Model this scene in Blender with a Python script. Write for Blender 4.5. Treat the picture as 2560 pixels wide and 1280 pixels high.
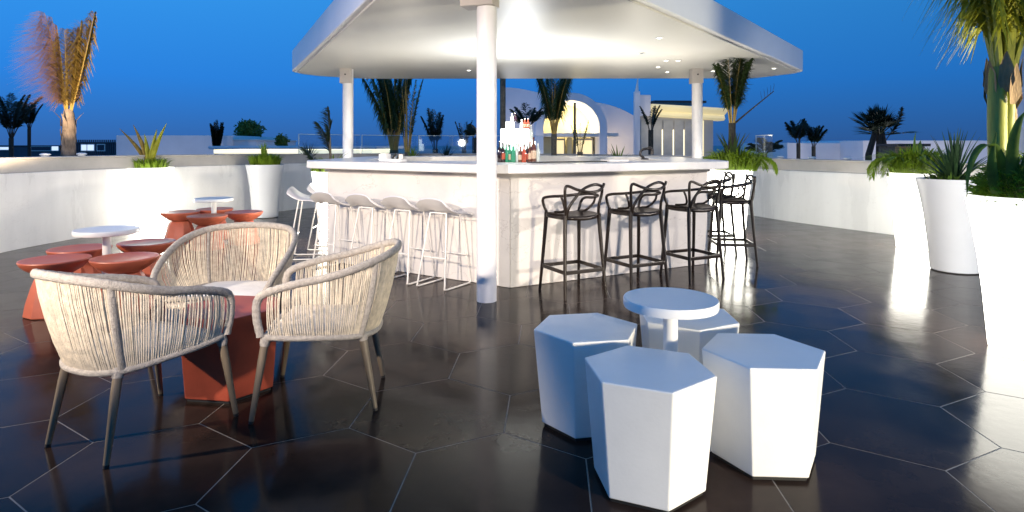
import bpy, math, random
from mathutils import Vector, Matrix, noise
random.seed(7)
R = math.radians
PI = math.pi
for o in list(bpy.data.objects):
    bpy.data.objects.remove(o)
SC = bpy.context.scene
COL = SC.collection

# ------------------------------------------------------------------ camera, sky, lamps
F_PX, HOR, EYE = 1520.0, 364.0, 1.36          # focal length and horizon of the 2560x1280 photograph
cam_d = bpy.data.cameras.new('camera')
cam = bpy.data.objects.new('camera', cam_d); COL.objects.link(cam)
cam.location = (0, 0, EYE); cam.rotation_euler = (R(90), 0, 0)
cam_d.sensor_width = 36; cam_d.lens = 36*F_PX/2560
cam_d.shift_y = -(640-HOR)/2560
cam_d.clip_start = .05; cam_d.clip_end = 60000
SC.camera = cam
SC.render.engine = 'CYCLES'
SC.view_settings.view_transform = 'Standard'
SC.view_settings.look = 'None'
SC.view_settings.exposure = .35
SC.view_settings.gamma = 1
SC.cycles.use_denoising = True
SC.cycles.max_bounces = 8
SC.cycles.sample_clamp_indirect = 6

W = bpy.data.worlds.new('World'); SC.world = W; W.use_nodes = True
nt = W.node_tree; nt.nodes.clear()
out = nt.nodes.new('ShaderNodeOutputWorld'); bg = nt.nodes.new('ShaderNodeBackground')
tc = nt.nodes.new('ShaderNodeTexCoord'); sep = nt.nodes.new('ShaderNodeSeparateXYZ')
ramp = nt.nodes.new('ShaderNodeValToRGB')
nt.links.new(tc.outputs['Generated'], sep.inputs[0]); nt.links.new(sep.outputs['Z'], ramp.inputs[0])
nt.links.new(ramp.outputs[0], bg.inputs[0]); nt.links.new(bg.outputs[0], out.inputs[0])
cr = ramp.color_ramp
cr.elements[0].position = 0.0; cr.elements[0].color = (.027, .098, .30, 1)
cr.elements[1].position = .10; cr.elements[1].color = (.018, .17, .56, 1)
for p, c in ((.24, (.027, .235, .64, 1)), (.55, (.03, .20, .54, 1)), (1.0, (.03, .16, .42, 1))):
    e = cr.elements.new(p); e.color = c
# the afterglow lies to the west: the dome is a little brighter there
az = nt.nodes.new('ShaderNodeMapRange'); az.inputs[1].default_value = -.75; az.inputs[2].default_value = .75
az.inputs[3].default_value = 1.10; az.inputs[4].default_value = .70
nt.links.new(sep.outputs['X'], az.inputs[0]); nt.links.new(az.outputs[0], bg.inputs[1])

def lamp(name, kind, loc, target, watts, color, size=.08, angle=40, blend=.4):
    d = bpy.data.lights.new(name, kind); d.energy = watts; d.color = color
    if kind == 'SPOT':
        d.spot_size = R(angle); d.spot_blend = blend
    d.shadow_soft_size = size
    o = bpy.data.objects.new(name, d); COL.objects.link(o); o.location = loc
    o.rotation_euler = (Vector(target)-Vector(loc)).to_track_quat('-Z', 'Y').to_euler()
    return o
WARM = (1, .80, .60)
# terrace flood lamps standing outside the frame, and added fill lights
lamp('floodlight_behind', 'SPOT', (-2.4, -.7, 2.25), (-1.0, 6.6, .85), 1230, (1, .86, .75), .06, 42, .5)
lamp('floodlight_west', 'SPOT', (-6.1, 1.5, 2.6), (-2.75, 4.45, .35), 1150, (1, .83, .63), .05, 57, .3)
lamp('floodlight_east', 'SPOT', (6.1, 3.75, 2.05), (1.1, 6.1, .5), 780, (1, .88, .76), .09, 46, .5)
lamp('floodlight_seats', 'SPOT', (3.6, -.9, .82), (.95, 2.85, .22), 1180, (1, .87, .64), .2, 32, .7)
lamp('wall_fill', 'SPOT', (-5.1, 3.3, 1.15), (-6.4, 8.6, .5), 800, (1, .90, .78), .15, 62, .8)  # added fill that brightens the west wall, no known lamp there
lamp('planter_fill', 'SPOT', (4.7, 2.0, 1.5), (5.2, 10.2, .6), 560, (1, .95, .84), .15, 60, .8)  # added fill that brightens the right planters and the east wall
lamp('soffit_uplight', 'SPOT', (-1.45, 8.5, 1.25), (-1.6, 8.3, 3), 40, (1, .94, .82), .1, 168, .8)  # added fill for the west half of the soffit, no bar fixture
lamp('soffit_uplight', 'SPOT', (1.85, 8.7, 1.25), (2.1, 8.6, 3), 85, (1, .94, .82), .1, 168, .8)  # added fill for the east half of the soffit, no bar fixture
lamp('palm_uplight', 'SPOT', (-5.75, 6.3, .9), (-7.35, 9.9, 3.0), 1600, (1, .76, .48), .08, 46, .6)
lamp('palm_uplight', 'SPOT', (5.3, 2.9, .95), (3.35, 4.12, 1.75), 560, (1, .90, .62), .06, 52, .6)
lamp('soffit_uplight', 'SPOT', (.12, 8.25, 1.72), (.12, 8.1, 3), 130, (.95, .98, 1), .25, 168, .8)

# ------------------------------------------------------------------ helpers
def G(px, py, z=0.0):
    """photo pixel of a point at height z -> place in the world"""
    d = F_PX*(EYE-z)/(py-HOR)
    return Vector(((px-1280)/F_PX*d, d, z))
def X_at(px, d): return (px-1280)/F_PX*d
def Z_at(py, d): return EYE-(py-HOR)*d/F_PX

def spline(pts, n=8, closed=False):
    P = [Vector(p) for p in pts]; out = []
    m = len(P)
    rng = range(m if closed else m-1)
    for i in rng:
        p1, p2 = P[i], P[(i+1) % m]
        p0 = P[i-1] if (closed or i > 0) else p1*2-p2
        p3 = P[(i+2) % m] if (closed or i+2 < m) else p2*2-p1
        for k in range(n):
            t = k/n
            out.append(.5*((2*p1)+(p2-p0)*t+(2*p0-5*p1+4*p2-p3)*t*t+(3*p1-p0-3*p2+p3)*t**3))
    if not closed: out.append(P[-1])
    return out

class MB:
    def __init__(s): s.v, s.f, s.m = [], [], []
    def add(s, vs, fs, mi=0):
        b = len(s.v); s.v += [tuple(v) for v in vs]
        s.f += [tuple(i+b for i in f) for f in fs]; s.m += [mi]*len(fs)
        return s
    def box(s, c, size, rz=0, mi=0):
        x, y, z = (d/2 for d in size); M = Matrix.Rotation(rz, 3, 'Z')
        vs = [M@Vector((a*x, b*y, e*z))+Vector(c) for e in (-1, 1) for a, b in ((-1, -1), (1, -1), (1, 1), (-1, 1))]
        return s.add(vs, [(3, 2, 1, 0), (4, 5, 6, 7), (0, 1, 5, 4), (1, 2, 6, 5), (2, 3, 7, 6), (3, 0, 4, 7)], mi)
    def bar(s, a, b, w, h, mi=0):
        a, b = Vector(a), Vector(b); d = (b-a).normalized()
        u = d.cross(Vector((0, 0, 1)))
        u = u.normalized() if u.length > 1e-5 else Vector((1, 0, 0))
        n = u.cross(d)
        vs = [p+u*(i*w/2)+n*(j*h/2) for p in (a, b) for i, j in ((-1, -1), (1, -1), (1, 1), (-1, 1))]
        return s.add(vs, [(3, 2, 1, 0), (4, 5, 6, 7), (0, 1, 5, 4), (1, 2, 6, 5), (2, 3, 7, 6), (3, 0, 4, 7)], mi)
    def prism(s, poly, z0, z1, scale0=1.0, c=None, mi=0):
        n = len(poly); c = Vector(c) if c else Vector((0, 0))
        lo = [(c[0]+(p[0]-c[0])*scale0, c[1]+(p[1]-c[1])*scale0, z0) for p in poly]
        hi = [(p[0], p[1], z1) for p in poly]
        return s.add(lo+hi, [tuple(range(n-1, -1, -1)), tuple(range(n, 2*n))]+[(i, (i+1) % n, n+(i+1) % n, n+i) for i in range(n)], mi)
    def tube(s, path, r, seg=8, closed=False, flat=1.0, mi=0):
        P = [Vector(p) for p in path]; n = len(P)
        if not hasattr(r, '__len__'): r = [r]*n
        vs, ref = [], None
        for i in range(n):
            if closed: t = P[(i+1) % n]-P[i-1]
            else: t = P[min(i+1, n-1)]-P[max(i-1, 0)]
            t = t.normalized() if t.length > 1e-9 else Vector((0, 0, 1))
            if ref is None:
                ref = Vector((0, 0, 1)) if abs(t.z) < .9 else Vector((1, 0, 0))
            u = ref-t*ref.dot(t)
            if u.length < 1e-5: u = t.orthogonal()
            u.normalize(); ref = u; w = t.cross(u)
            for k in range(seg):
                a = 2*PI*k/seg
                vs.append(P[i]+(u*math.cos(a)*flat+w*math.sin(a))*r[i])
        fs = []
        for i in range(n if closed else n-1):
            j = (i+1) % n
            for k in range(seg):
                l = (k+1) % seg
                fs.append((i*seg+k, j*seg+k, j*seg+l, i*seg+l)[::-1])
        if not closed:
            fs.append(tuple(range(seg))); fs.append(tuple(range((n-1)*seg+seg-1, (n-1)*seg-1, -1)))
        return s.add(vs, fs, mi)
    def lathe(s, prof, seg=32, c=(0, 0, 0), mi=0, rot=0):
        n = len(prof); vs = []
        for r, z in prof:
            for k in range(seg):
                a = 2*PI*k/seg+rot
                vs.append((c[0]+r*math.cos(a), c[1]+r*math.sin(a), c[2]+z))
        fs = []
        for i in range(n-1):
            for k in range(seg):
                l = (k+1) % seg
                fs.append((i*seg+k, i*seg+l, (i+1)*seg+l, (i+1)*seg+k))
        fs.append(tuple(range(seg-1, -1, -1))); fs.append(tuple(range((n-1)*seg, n*seg)))
        return s.add(vs, fs, mi)
    def blade(s, path, widths, side, fold=.25, mi=0):
        """a leaf: a strip with a folded midrib along path"""
        P = [Vector(p) for p in path]; n = len(P); side = Vector(side).normalized(); vs = []
        for i in range(n):
            t = (P[min(i+1, n-1)]-P[max(i-1, 0)])
            nrm = t.cross(side)
            nrm = nrm.normalized() if nrm.length > 1e-6 else Vector((0, 0, 1))
            w = widths[i]
            vs += [P[i]-side*w+nrm*(w*fold), P[i], P[i]+side*w+nrm*(w*fold)]
        fs = []
        for i in range(n-1):
            a = i*3
            fs += [(a, a+1, a+4, a+3), (a+1, a+2, a+5, a+4)]
        return s.add(vs, fs, mi)
    def build(s, name, mat, parent=None, smooth=35, bevel=0, loc=None):
        me = bpy.data.meshes.new(name); me.from_pydata(s.v, [], s.f)
        for m in (mat if isinstance(mat, (list, tuple)) else [mat]): me.materials.append(m)
        if any(s.m): me.polygons.foreach_set('material_index', s.m)
        if smooth:
            me.polygons.foreach_set('use_smooth', [True]*len(me.polygons))
            me.set_sharp_from_angle(angle=R(smooth))
        me.update()
        o = bpy.data.objects.new(name, me); COL.objects.link(o)
        if parent is not None: o.parent = parent
        if loc is not None: o.location = loc
        if bevel:
            b = o.modifiers.new('bevel', 'BEVEL'); b.width = bevel; b.segments = 2; b.limit_method = 'ANGLE'; b.angle_limit = R(40)
        return o

def tag(o, label, cat, group=None, kind=None):
    o['label'] = label; o['category'] = cat
    if group: o['group'] = group
    if kind: o['kind'] = kind
    return o
def thing(name, label, cat, loc=(0, 0, 0), rz=0, group=None, kind=None):
    o = bpy.data.objects.new(name, None); COL.objects.link(o)
    o.location = loc; o.rotation_euler = (0, 0, rz); o.empty_display_size = .1
    return tag(o, label, cat, group, kind)
def dup(root, loc, rz, label, group=None):
    kids = [c for c in SC.objects if c.parent is root]
    c = root.copy(); COL.objects.link(c); c.location = loc; c.rotation_euler = (0, 0, rz); c['label'] = label
    if group: c['group'] = group
    for k in kids:
        k2 = k.copy(); COL.objects.link(k2); k2.parent = c
        for g in [q for q in SC.objects if q.parent is k]:
            g2 = g.copy(); COL.objects.link(g2); g2.parent = k2
    return c

# ------------------------------------------------------------------ materials
def mat(name, col, rough=.5, metal=0, var=0, vscale=6, bump=0, bscale=40, emit=None, estr=0, spec=.5, trans=0, alpha=1,
        var2=None, rvar=0, randcol=0, coord='Object', stretch=(1, 1, 1), coat=0, translucent=0, crack=0):
    m = bpy.data.materials.new(name); m.use_nodes = True
    n = m.node_tree; b = n.nodes['Principled BSDF']
    b.inputs['Base Color'].default_value = (*col, 1); b.inputs['Roughness'].default_value = rough
    b.inputs['Metallic'].default_value = metal; b.inputs['Specular IOR Level'].default_value = spec
    b.inputs['Transmission Weight'].default_value = trans; b.inputs['Alpha'].default_value = alpha
    b.inputs['Coat Weight'].default_value = coat
    if emit:
        b.inputs['Emission Color'].default_value = (*emit, 1); b.inputs['Emission Strength'].default_value = estr
    need = var or bump or rvar or var2
    if need:
        t = n.nodes.new('ShaderNodeTexCoord'); mp = n.nodes.new('ShaderNodeMapping')
        mp.inputs['Scale'].default_value = stretch
        n.links.new(t.outputs[coord], mp.inputs[0])
    if var or var2 or rvar or randcol:
        if need:
            nz = n.nodes.new('ShaderNodeTexNoise'); nz.inputs['Scale'].default_value = vscale; nz.inputs['Detail'].default_value = 8
            nz.inputs['Roughness'].default_value = .62
            n.links.new(mp.outputs[0], nz.inputs[0])
        if var or var2:
            rp = n.nodes.new('ShaderNodeValToRGB')
            lo = tuple(c*(1-var) for c in col) if not var2 else var2
            rp.color_ramp.elements[0].position = .32; rp.color_ramp.elements[0].color = (*lo, 1)
            hi = tuple(min(1, c*(1+var*.6)) for c in col)
            rp.color_ramp.elements[1].position = .68; rp.color_ramp.elements[1].color = (*hi, 1)
            n.links.new(nz.outputs['Fac'], rp.inputs[0])
            src = rp.outputs[0]
        else:
            src = None
        if randcol:
            oi = n.nodes.new('ShaderNodeObjectInfo'); hs = n.nodes.new('ShaderNodeHueSaturation')
            mr = n.nodes.new('ShaderNodeMapRange'); mr.inputs[3].default_value = 1-randcol; mr.inputs[4].default_value = 1+randcol
            n.links.new(oi.outputs['Random'], mr.inputs[0]); n.links.new(mr.outputs[0], hs.inputs['Value'])
            if src: n.links.new(src, hs.inputs['Color'])
            else: hs.inputs['Color'].default_value = (*col, 1)
            src = hs.outputs[0]
        if src: n.links.new(src, b.inputs['Base Color'])
        if rvar:
            mr = n.nodes.new('ShaderNodeMapRange'); mr.inputs[1].default_value = .3; mr.inputs[2].default_value = .7
            mr.inputs[3].default_value = max(.02, rough-rvar); mr.inputs[4].default_value = rough+rvar
            n.links.new(nz.outputs['Fac'], mr.inputs[0]); n.links.new(mr.outputs[0], b.inputs['Roughness'])
    if name == 'slate_tile':      # every tile is polished a little differently
        oi2 = n.nodes.new('ShaderNodeObjectInfo'); ad = n.nodes.new('ShaderNodeMath'); ad.operation = 'MULTIPLY_ADD'; ad.inputs[1].default_value = .035
        n.links.new(oi2.outputs['Random'], ad.inputs[0]); n.links.new(b.inputs['Roughness'].links[0].from_socket, ad.inputs[2]); n.links.new(ad.outputs[0], b.inputs['Roughness'])
    if bump:
        nb = n.nodes.new('ShaderNodeTexNoise'); nb.inputs['Scale'].default_value = bscale; nb.inputs['Detail'].default_value = 6
        n.links.new(mp.outputs[0], nb.inputs[0])
        bp = n.nodes.new('ShaderNodeBump'); bp.inputs['Strength'].default_value = bump; bp.inputs['Distance'].default_value = .01
        n.links.new(nb.outputs['Fac'], bp.inputs['Height']); n.links.new(bp.outputs[0], b.inputs['Normal'])
    if crack:
        t2 = n.nodes.new('ShaderNodeTexCoord'); mp2 = n.nodes.new('ShaderNodeMapping'); mp2.inputs['Scale'].default_value = (.9, .9, 1.9)
        cz = n.nodes.new('ShaderNodeTexNoise'); cz.inputs['Scale'].default_value = 1.15; cz.inputs['Detail'].default_value = 7; cz.inputs['Roughness'].default_value = .55
        sb = n.nodes.new('ShaderNodeMath'); sb.operation = 'SUBTRACT'; sb.inputs[1].default_value = .5
        ab = n.nodes.new('ShaderNodeMath'); ab.operation = 'ABSOLUTE'
        mr2 = n.nodes.new('ShaderNodeMapRange'); mr2.inputs[1].default_value = 0; mr2.inputs[2].default_value = .0045; mr2.inputs[3].default_value = crack; mr2.inputs[4].default_value = 0
        mx2 = n.nodes.new('ShaderNodeMixRGB'); mx2.inputs[2].default_value = (col[0]*.45, col[1]*.42, col[2]*.40, 1)
        n.links.new(t2.outputs['Object'], mp2.inputs[0]); n.links.new(mp2.outputs[0], cz.inputs[0]); n.links.new(cz.outputs['Fac'], sb.inputs[0]); n.links.new(sb.outputs[0], ab.inputs[0]); n.links.new(ab.outputs[0], mr2.inputs[0]); n.links.new(mr2.outputs[0], mx2.inputs[0])
        if b.inputs['Base Color'].is_linked: n.links.new(b.inputs['Base Color'].links[0].from_socket, mx2.inputs[1])
        else: mx2.inputs[1].default_value = (*col, 1)
        n.links.new(mx2.outputs[0], b.inputs['Base Color'])
    if translucent:
        tr = n.nodes.new('ShaderNodeBsdfTranslucent'); mx = n.nodes.new('ShaderNodeMixShader')
        mx.inputs[0].default_value = translucent
        tr.inputs[0].default_value = (*col, 1)
        if b.inputs['Base Color'].is_linked: n.links.new(b.inputs['Base Color'].links[0].from_socket, tr.inputs[0])
        o = n.nodes['Material Output']
        n.links.new(b.outputs[0], mx.inputs[1]); n.links.new(tr.outputs[0], mx.inputs[2]); n.links.new(mx.outputs[0], o.inputs[0])
    return m

M = {}
M['tile'] = mat('slate_tile', (.030, .0195, .0155), .13, var=.38, vscale=2.6, bump=.045, bscale=15, rvar=.07, randcol=.30, spec=.085, coord='Object')
M['grout'] = mat('grout', (.25, .22, .19), .6, var=.3, vscale=5)
M['plaster'] = mat('white_plaster', (.83, .815, .785), .30, var=.10, vscale=1.9, bump=.08, bscale=7, rvar=.12, spec=.45, stretch=(1, 1, .22), crack=.10)
M['coping'] = mat('shaded_coping_render', (.46, .435, .40), .55, var=.14, vscale=2.2, bump=.12, bscale=14)  # greyer than the wall: the band's lack of lamplight is put into the colour
M['stone'] = mat('bar_stone', (.71, .675, .645), .5, var=.07, vscale=4, bump=.22, bscale=16, crack=.38)
M['counter'] = mat('counter_stone', (.76, .74, .71), .3, var=.06, vscale=14, bump=.06, bscale=60)
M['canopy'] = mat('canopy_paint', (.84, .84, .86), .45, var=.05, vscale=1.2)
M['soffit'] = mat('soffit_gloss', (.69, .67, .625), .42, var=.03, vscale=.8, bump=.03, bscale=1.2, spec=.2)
M['column'] = mat('column_paint', (.78, .77, .78), .35, var=.05, vscale=5, bump=.03, bscale=30)
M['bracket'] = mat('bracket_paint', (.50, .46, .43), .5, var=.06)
M['dark'] = mat('dark_metal', (.02, .018, .018), .4)
M['stool_brown'] = mat('bronze_plastic', (.017, .0105, .0075), .32, var=.25, vscale=18, bump=.03, bscale=80, spec=.4)
M['stool_white'] = mat('white_shell', (.70, .68, .68), .35, var=.04)
M['rod_white'] = mat('white_rod', (.80, .77, .72), .3)
M['hex_white'] = mat('white_lacquer', (.80, .80, .79), .40, var=.05, vscale=4, bump=.05, bscale=70, rvar=.10)
M['table_white'] = mat('white_table', (.80, .80, .80), .3, var=.02)
M['red'] = mat('terracotta_lacquer', (.50, .125, .068), .42, var=.16, vscale=5, bump=.03, bscale=30, rvar=.06)
M['red_drum'] = mat('terracotta_drum', (.33, .060, .030), .45, var=.22, vscale=6)
M['cord'] = mat('cream_cord', (.66, .575, .44), .75, var=.28, vscale=30, bump=.5, bscale=160, randcol=0)
M['wrap'] = mat('grey_wrapped_cord', (.40, .36, .31), .7, var=.3, vscale=60, bump=.8, bscale=190)
M['seat_pad'] = mat('cream_pad', (.70, .62, .52), .85, var=.12, vscale=40, bump=.6, bscale=120)
M['cushion'] = mat('white_cushion', (.78, .74, .68), .85, var=.06, vscale=12, bump=.25, bscale=60)
M['leg'] = mat('greyed_leg', (.16, .125, .085), .42, var=.4, vscale=14, bump=.15, bscale=50, stretch=(1, 1, .15))
M['rubber'] = mat('black_rubber', (.012, .012, .012), .6)
M['planter'] = mat('white_planter', (.78, .78, .78), .4, var=.03, vscale=2, bump=.02, bscale=40)
M['soil'] = mat('soil', (.03, .022, .015), .95, var=.5, vscale=30, bump=1, bscale=60)
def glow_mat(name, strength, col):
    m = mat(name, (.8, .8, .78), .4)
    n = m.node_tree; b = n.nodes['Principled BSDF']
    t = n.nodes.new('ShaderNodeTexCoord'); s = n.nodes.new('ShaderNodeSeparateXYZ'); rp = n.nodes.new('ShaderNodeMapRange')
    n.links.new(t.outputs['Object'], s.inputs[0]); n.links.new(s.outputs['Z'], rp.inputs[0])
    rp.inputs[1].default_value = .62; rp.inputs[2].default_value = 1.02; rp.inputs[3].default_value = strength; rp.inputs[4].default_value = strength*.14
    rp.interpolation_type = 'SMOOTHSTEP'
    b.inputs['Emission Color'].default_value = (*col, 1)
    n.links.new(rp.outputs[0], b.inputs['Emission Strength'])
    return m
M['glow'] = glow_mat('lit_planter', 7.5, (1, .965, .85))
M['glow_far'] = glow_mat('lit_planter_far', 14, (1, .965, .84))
def leafm(name, col, var=.45, tr=.25, vs=9): return mat(name, col, .45, var=var, vscale=vs, spec=.35, translucent=tr)
M['lime'] = leafm('lime_leaf', (.20, .31, .02))
M['green'] = leafm('green_leaf', (.09, .16, .025))
M['agave'] = leafm('agave_leaf', (.035, .075, .028))
M['palm_dark'] = leafm('dark_palm_leaf', (.018, .035, .022))
M['palm_green'] = leafm('palm_leaf', (.05, .085, .025))
M['palm_gold'] = leafm('golden_palm_leaf', (.30, .20, .045), .4)
M['palm_dry'] = leafm('dry_palm_leaf', (.42, .23, .14), .3)
M['palm_yellow'] = leafm('yellow_palm_leaf', (.36, .36, .03), .4)
M['rachis'] = mat('leaf_stalk', (.40, .27, .06), .5, var=.3, vscale=8)
M['sheath'] = mat('palm_sheath', (.40, .40, .06), .4, var=.35, vscale=6, stretch=(6, 6, .6), bump=.2, bscale=20)
M['trunk'] = mat('palm_trunk', (.25, .185, .135), .85, var=.5, vscale=9, bump=1, bscale=22, stretch=(1, 1, .6))
M['fibre'] = mat('palm_fibre', (.42, .27, .14), .8, var=.45, vscale=12, bump=.6, bscale=40, stretch=(2, 2, .5))
M['trunk_dark'] = mat('dark_trunk', (.035, .033, .026), .85, var=.4, vscale=14, bump=.6, bscale=40)
M['trunk_mid'] = mat('mid_trunk', (.13, .115, .085), .85, var=.4, vscale=14, bump=.6, bscale=40)
M['sand'] = mat('sand_ground', (.12, .11, .10), .95, var=.25, vscale=.3)
M['sea'] = mat('sea_water', (.012, .03, .06), .35, bump=.4, bscale=.15, spec=.5)
M['house'] = mat('house_render', (.80, .79, .82), .8, var=.07, vscale=1.1, bump=.08, bscale=8)
M['house_grey'] = mat('grey_render', (.40, .40, .41), .8, var=.1, vscale=1.2, bump=.08, bscale=8)
M['house_lilac'] = mat('pale_render', (.74, .71, .74), .8, var=.05, vscale=.7)
M['yellow_wall'] = mat('cream_render', (.76, .68, .42), .7, var=.05)
M['cornice_glow'] = mat('emissive_cornice', (.76, .68, .42), .7, emit=(1, .84, .48), estr=.30)  # the lamplight on the cornice is put in as emission
M['slab'] = mat('roof_slab', (.72, .70, .66), .5)
M['cladding'] = mat('dark_cladding', (.06, .065, .085), .6, var=.3, vscale=3)
M['win_lit'] = mat('lit_window', (.6, .65, .7), .3, emit=(.72, .85, 1), estr=.75)
M['win_warm'] = mat('warm_window', (.6, .55, .4), .3, emit=(1, .80, .42), estr=.75)
M['win_dark'] = mat('dark_window', (.02, .03, .045), .12)
M['panel'] = mat('grey_panel', (.42, .41, .39), .45, var=.12, vscale=5)
M['wood'] = mat('shed_plank', (.55, .34, .18), .7, var=.35, vscale=8, stretch=(.3, 1, 1))
M['downlight_glint'] = mat('downlight_glint_lens', (1, 1, 1), .3, emit=(1, .94, .78), estr=6)
M['rack_glow'] = mat('lit_rack', (.9, .9, .9), .4, emit=(.88, 1, .96), estr=1.5)
M['rack_mint'] = mat('lit_rack_mint', (.5, .9, .75), .4, emit=(.38, .95, .68), estr=.85)
M['strip'] = mat('light_strip', (1, 1, 1), .4, emit=(1, .88, .52), estr=.95)
def glassm(name, col, alpha):
    m = bpy.data.materials.new(name); m.use_nodes = True; n = m.node_tree
    for q in list(n.nodes):
        if q.type != 'OUTPUT_MATERIAL': n.nodes.remove(q)
    t = n.nodes.new('ShaderNodeBsdfTransparent'); t.inputs[0].default_value = (*col, 1)
    g = n.nodes.new('ShaderNodeBsdfGlossy'); g.inputs['Roughness'].default_value = .03; g.inputs[0].default_value = (.9, .95, 1, 1)
    x = n.nodes.new('ShaderNodeMixShader'); x.inputs[0].default_value = alpha
    n.links.new(t.outputs[0], x.inputs[1]); n.links.new(g.outputs[0], x.inputs[2]); n.links.new(x.outputs[0], n.nodes['Material Output'].inputs[0])
    return m
M['glass'] = glassm('balustrade_glass', (.88, .93, .96), .10)
M['glass_edge'] = mat('glass_edge', (.45, .55, .58), .2)
def bottle_mat(name, col): return mat(name, col, .08, spec=.8, coat=.6)
M['b_dark'] = bottle_mat('dark_glass', (.02, .008, .012)); M['b_green'] = bottle_mat('green_glass', (.03, .28, .15))
M['b_brown'] = bottle_mat('amber_glass', (.12, .035, .015)); M['b_clear'] = bottle_mat('pale_glass', (.55, .62, .6))
M['b_red'] = bottle_mat('red_glass', (.45, .07, .03)); M['b_white'] = bottle_mat('white_glass', (.75, .75, .72))
M['label_cream'] = mat('label_paper', (.65, .5, .36), .6, var=.3, vscale=60)
M['label_red'] = mat('label_red', (.5, .09, .04), .5, var=.3, vscale=60)

# ------------------------------------------------------------------ ground, sea
g = MB().add([(-400, -60, -4), (400, -60, -4), (400, 220, -4), (-400, 220, -4)], [(0, 1, 2, 3)]).build('ground', M['sand'], smooth=0)
g['kind'] = 'structure'; g['label'] = 'dim sandy ground below the roof terrace'
g = MB().add([(-25000, 120, -6), (25000, 120, -6), (25000, 30000, -6), (-25000, 30000, -6)], [(0, 1, 2, 3)]).build('sea', M['sea'], smooth=0)
g['kind'] = 'structure'; g['label'] = 'dark blue sea up to the horizon'

# ------------------------------------------------------------------ terrace floor of hexagonal tiles
WALL_PTS = [(-6.6, -5), (-6.55, 0), (-6.5, 5), (-6.48, 7.4), (-6.45, 8.3), (-6.32, 9.1), (-5.86, 10.25), (-5.2, 11.7), (-4.5, 13.1), (-3.2, 14.5),
            (-1.2, 15.3), (1.2, 15.3), (3.1, 14.2), (4.05, 13.0), (4.62, 11.95), (5.0, 10.85), (5.86, 9.1), (6.55, 7.6), (6.9, 5.5), (7.0, 0), (7.0, -5)]
WALL = [Vector((p.x, p.y)) for p in spline([(a, b, 0) for a, b in WALL_PTS], 6)]
base = MB().add([(p.x*1.035, p.y*1.01, -.0008) for p in WALL], [tuple(range(len(WALL)-1, -1, -1))]).build('floor', M['grout'], smooth=0)
base['kind'] = 'structure'; base['label'] = 'dark polished hexagonal tile floor with pale joints'
# slab that carries the terrace
MBs = MB().prism([(p.x*1.06, p.y*1.03) for p in WALL][::-1], -4.0, -.02)
o = MBs.build('terrace', M['house_grey'], smooth=0); o['kind'] = 'structure'; o['label'] = 'solid base of the roof terrace'
def inside(x, y, poly):
    c = False; n = len(poly)
    for i in range(n):
        a, b = poly[i], poly[i-1]
        if (a.y > y) != (b.y > y) and x < (b.x-a.x)*(y-a.y)/(b.y-a.y)+a.x: c = not c
    return c
SIDE, ROT = .432, R(-3.7)
def hexpoly(r, rot=0, n=6): return [(r*math.cos(rot+PI/2+k*2*PI/n), r*math.sin(rot+PI/2+k*2*PI/n)) for k in range(n)]
tm = MB()
hp = hexpoly(SIDE-.0031); hq = hexpoly(SIDE-.0041)
tm.add([(x, y, -.0021) for x, y in hp]+[(x, y, -.0008) for x, y in hp]+[(x, y, 0) for x, y in hq],
       [(i, (i+1) % 6, 6+(i+1) % 6, 6+i) for i in range(6)]+[(6+i, 6+(i+1) % 6, 12+(i+1) % 6, 12+i) for i in range(6)]+[tuple(range(12, 18))])
proto = tm.build('tile', M['tile'], base, smooth=0)
cells = []
for i in range(-24, 25):
    for j in range(-16, 24):
        u = i*SIDE*math.sqrt(3)+(j % 2)*SIDE*math.sqrt(3)/2; w = j*SIDE*1.5
        x = -.398+u*math.cos(ROT)-w*math.sin(ROT); y = 3.12+u*math.sin(ROT)+w*math.cos(ROT)
        if not inside(x, y, WALL):
            if min((Vector((x, y))-p).length for p in WALL) > .30: continue
        cells.append((x, y))
def vis(c): return c[1] > 1.6 and abs(c[0]) < .842*c[1]+.5
cells.sort(key=lambda c: (not vis(c), c[0]**2+c[1]**2))
first = True
rest = MB()
for k, (x, y) in enumerate(cells):
    rot = ROT+random.choice(range(6))*PI/3
    if k < 298:
        t = proto if first else proto.copy()
        if not first: COL.objects.link(t)
        first = False
        t.location = (x, y, random.uniform(0, .0004)); t.rotation_euler = (random.gauss(0, .0004), random.gauss(0, .0004), rot)
    else:
        Mx = Matrix.Translation((x, y, 0))@Matrix.Rotation(ROT, 4, 'Z')
        rest.add([Mx@Vector(v) for v in tm.v], tm.f)
if rest.v:
    o = rest.build('tile_field', M['tile'], base, smooth=0); o['kind'] = 'stuff'

# ------------------------------------------------------------------ parapet
def offset_line(pts, d):
    out = []
    for i, p in enumerate(pts):
        t = (pts[min(i+1, len(pts)-1)]-pts[max(i-1, 0)]).normalized()
        out.append(p+Vector((-t.y, t.x))*d)
    return out
def strip_wall(pts, d0, d1, z0f, z1f):
    a = offset_line(pts, d0); b = offset_line(pts, d1); n = len(pts); vs = []
    for i in range(n):
        z0, z1 = z0f(i/(n-1)), z1f(i/(n-1))
        vs += [(a[i].x, a[i].y, z0), (a[i].x, a[i].y, z1), (b[i].x, b[i].y, z1), (b[i].x, b[i].y, z0)]
    fs = []
    for i in range(n-1):
        for k in range(4):
            l = (k+1) % 4
            fs.append((i*4+k, i*4+l, (i+1)*4+l, (i+1)*4+k))
    fs += [(3, 2, 1, 0), ((n-1)*4, (n-1)*4+1, (n-1)*4+2, (n-1)*4+3)]
    return MB().add(vs, fs)
top = lambda t: 1.205 if t < .3 else (1.12 if t > .7 else 1.205-.085*(t-.3)/.4)
pw = thing('parapet_wall', 'curved white parapet wall with a grey coping band around the whole terrace', 'wall', kind='thing')
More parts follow.
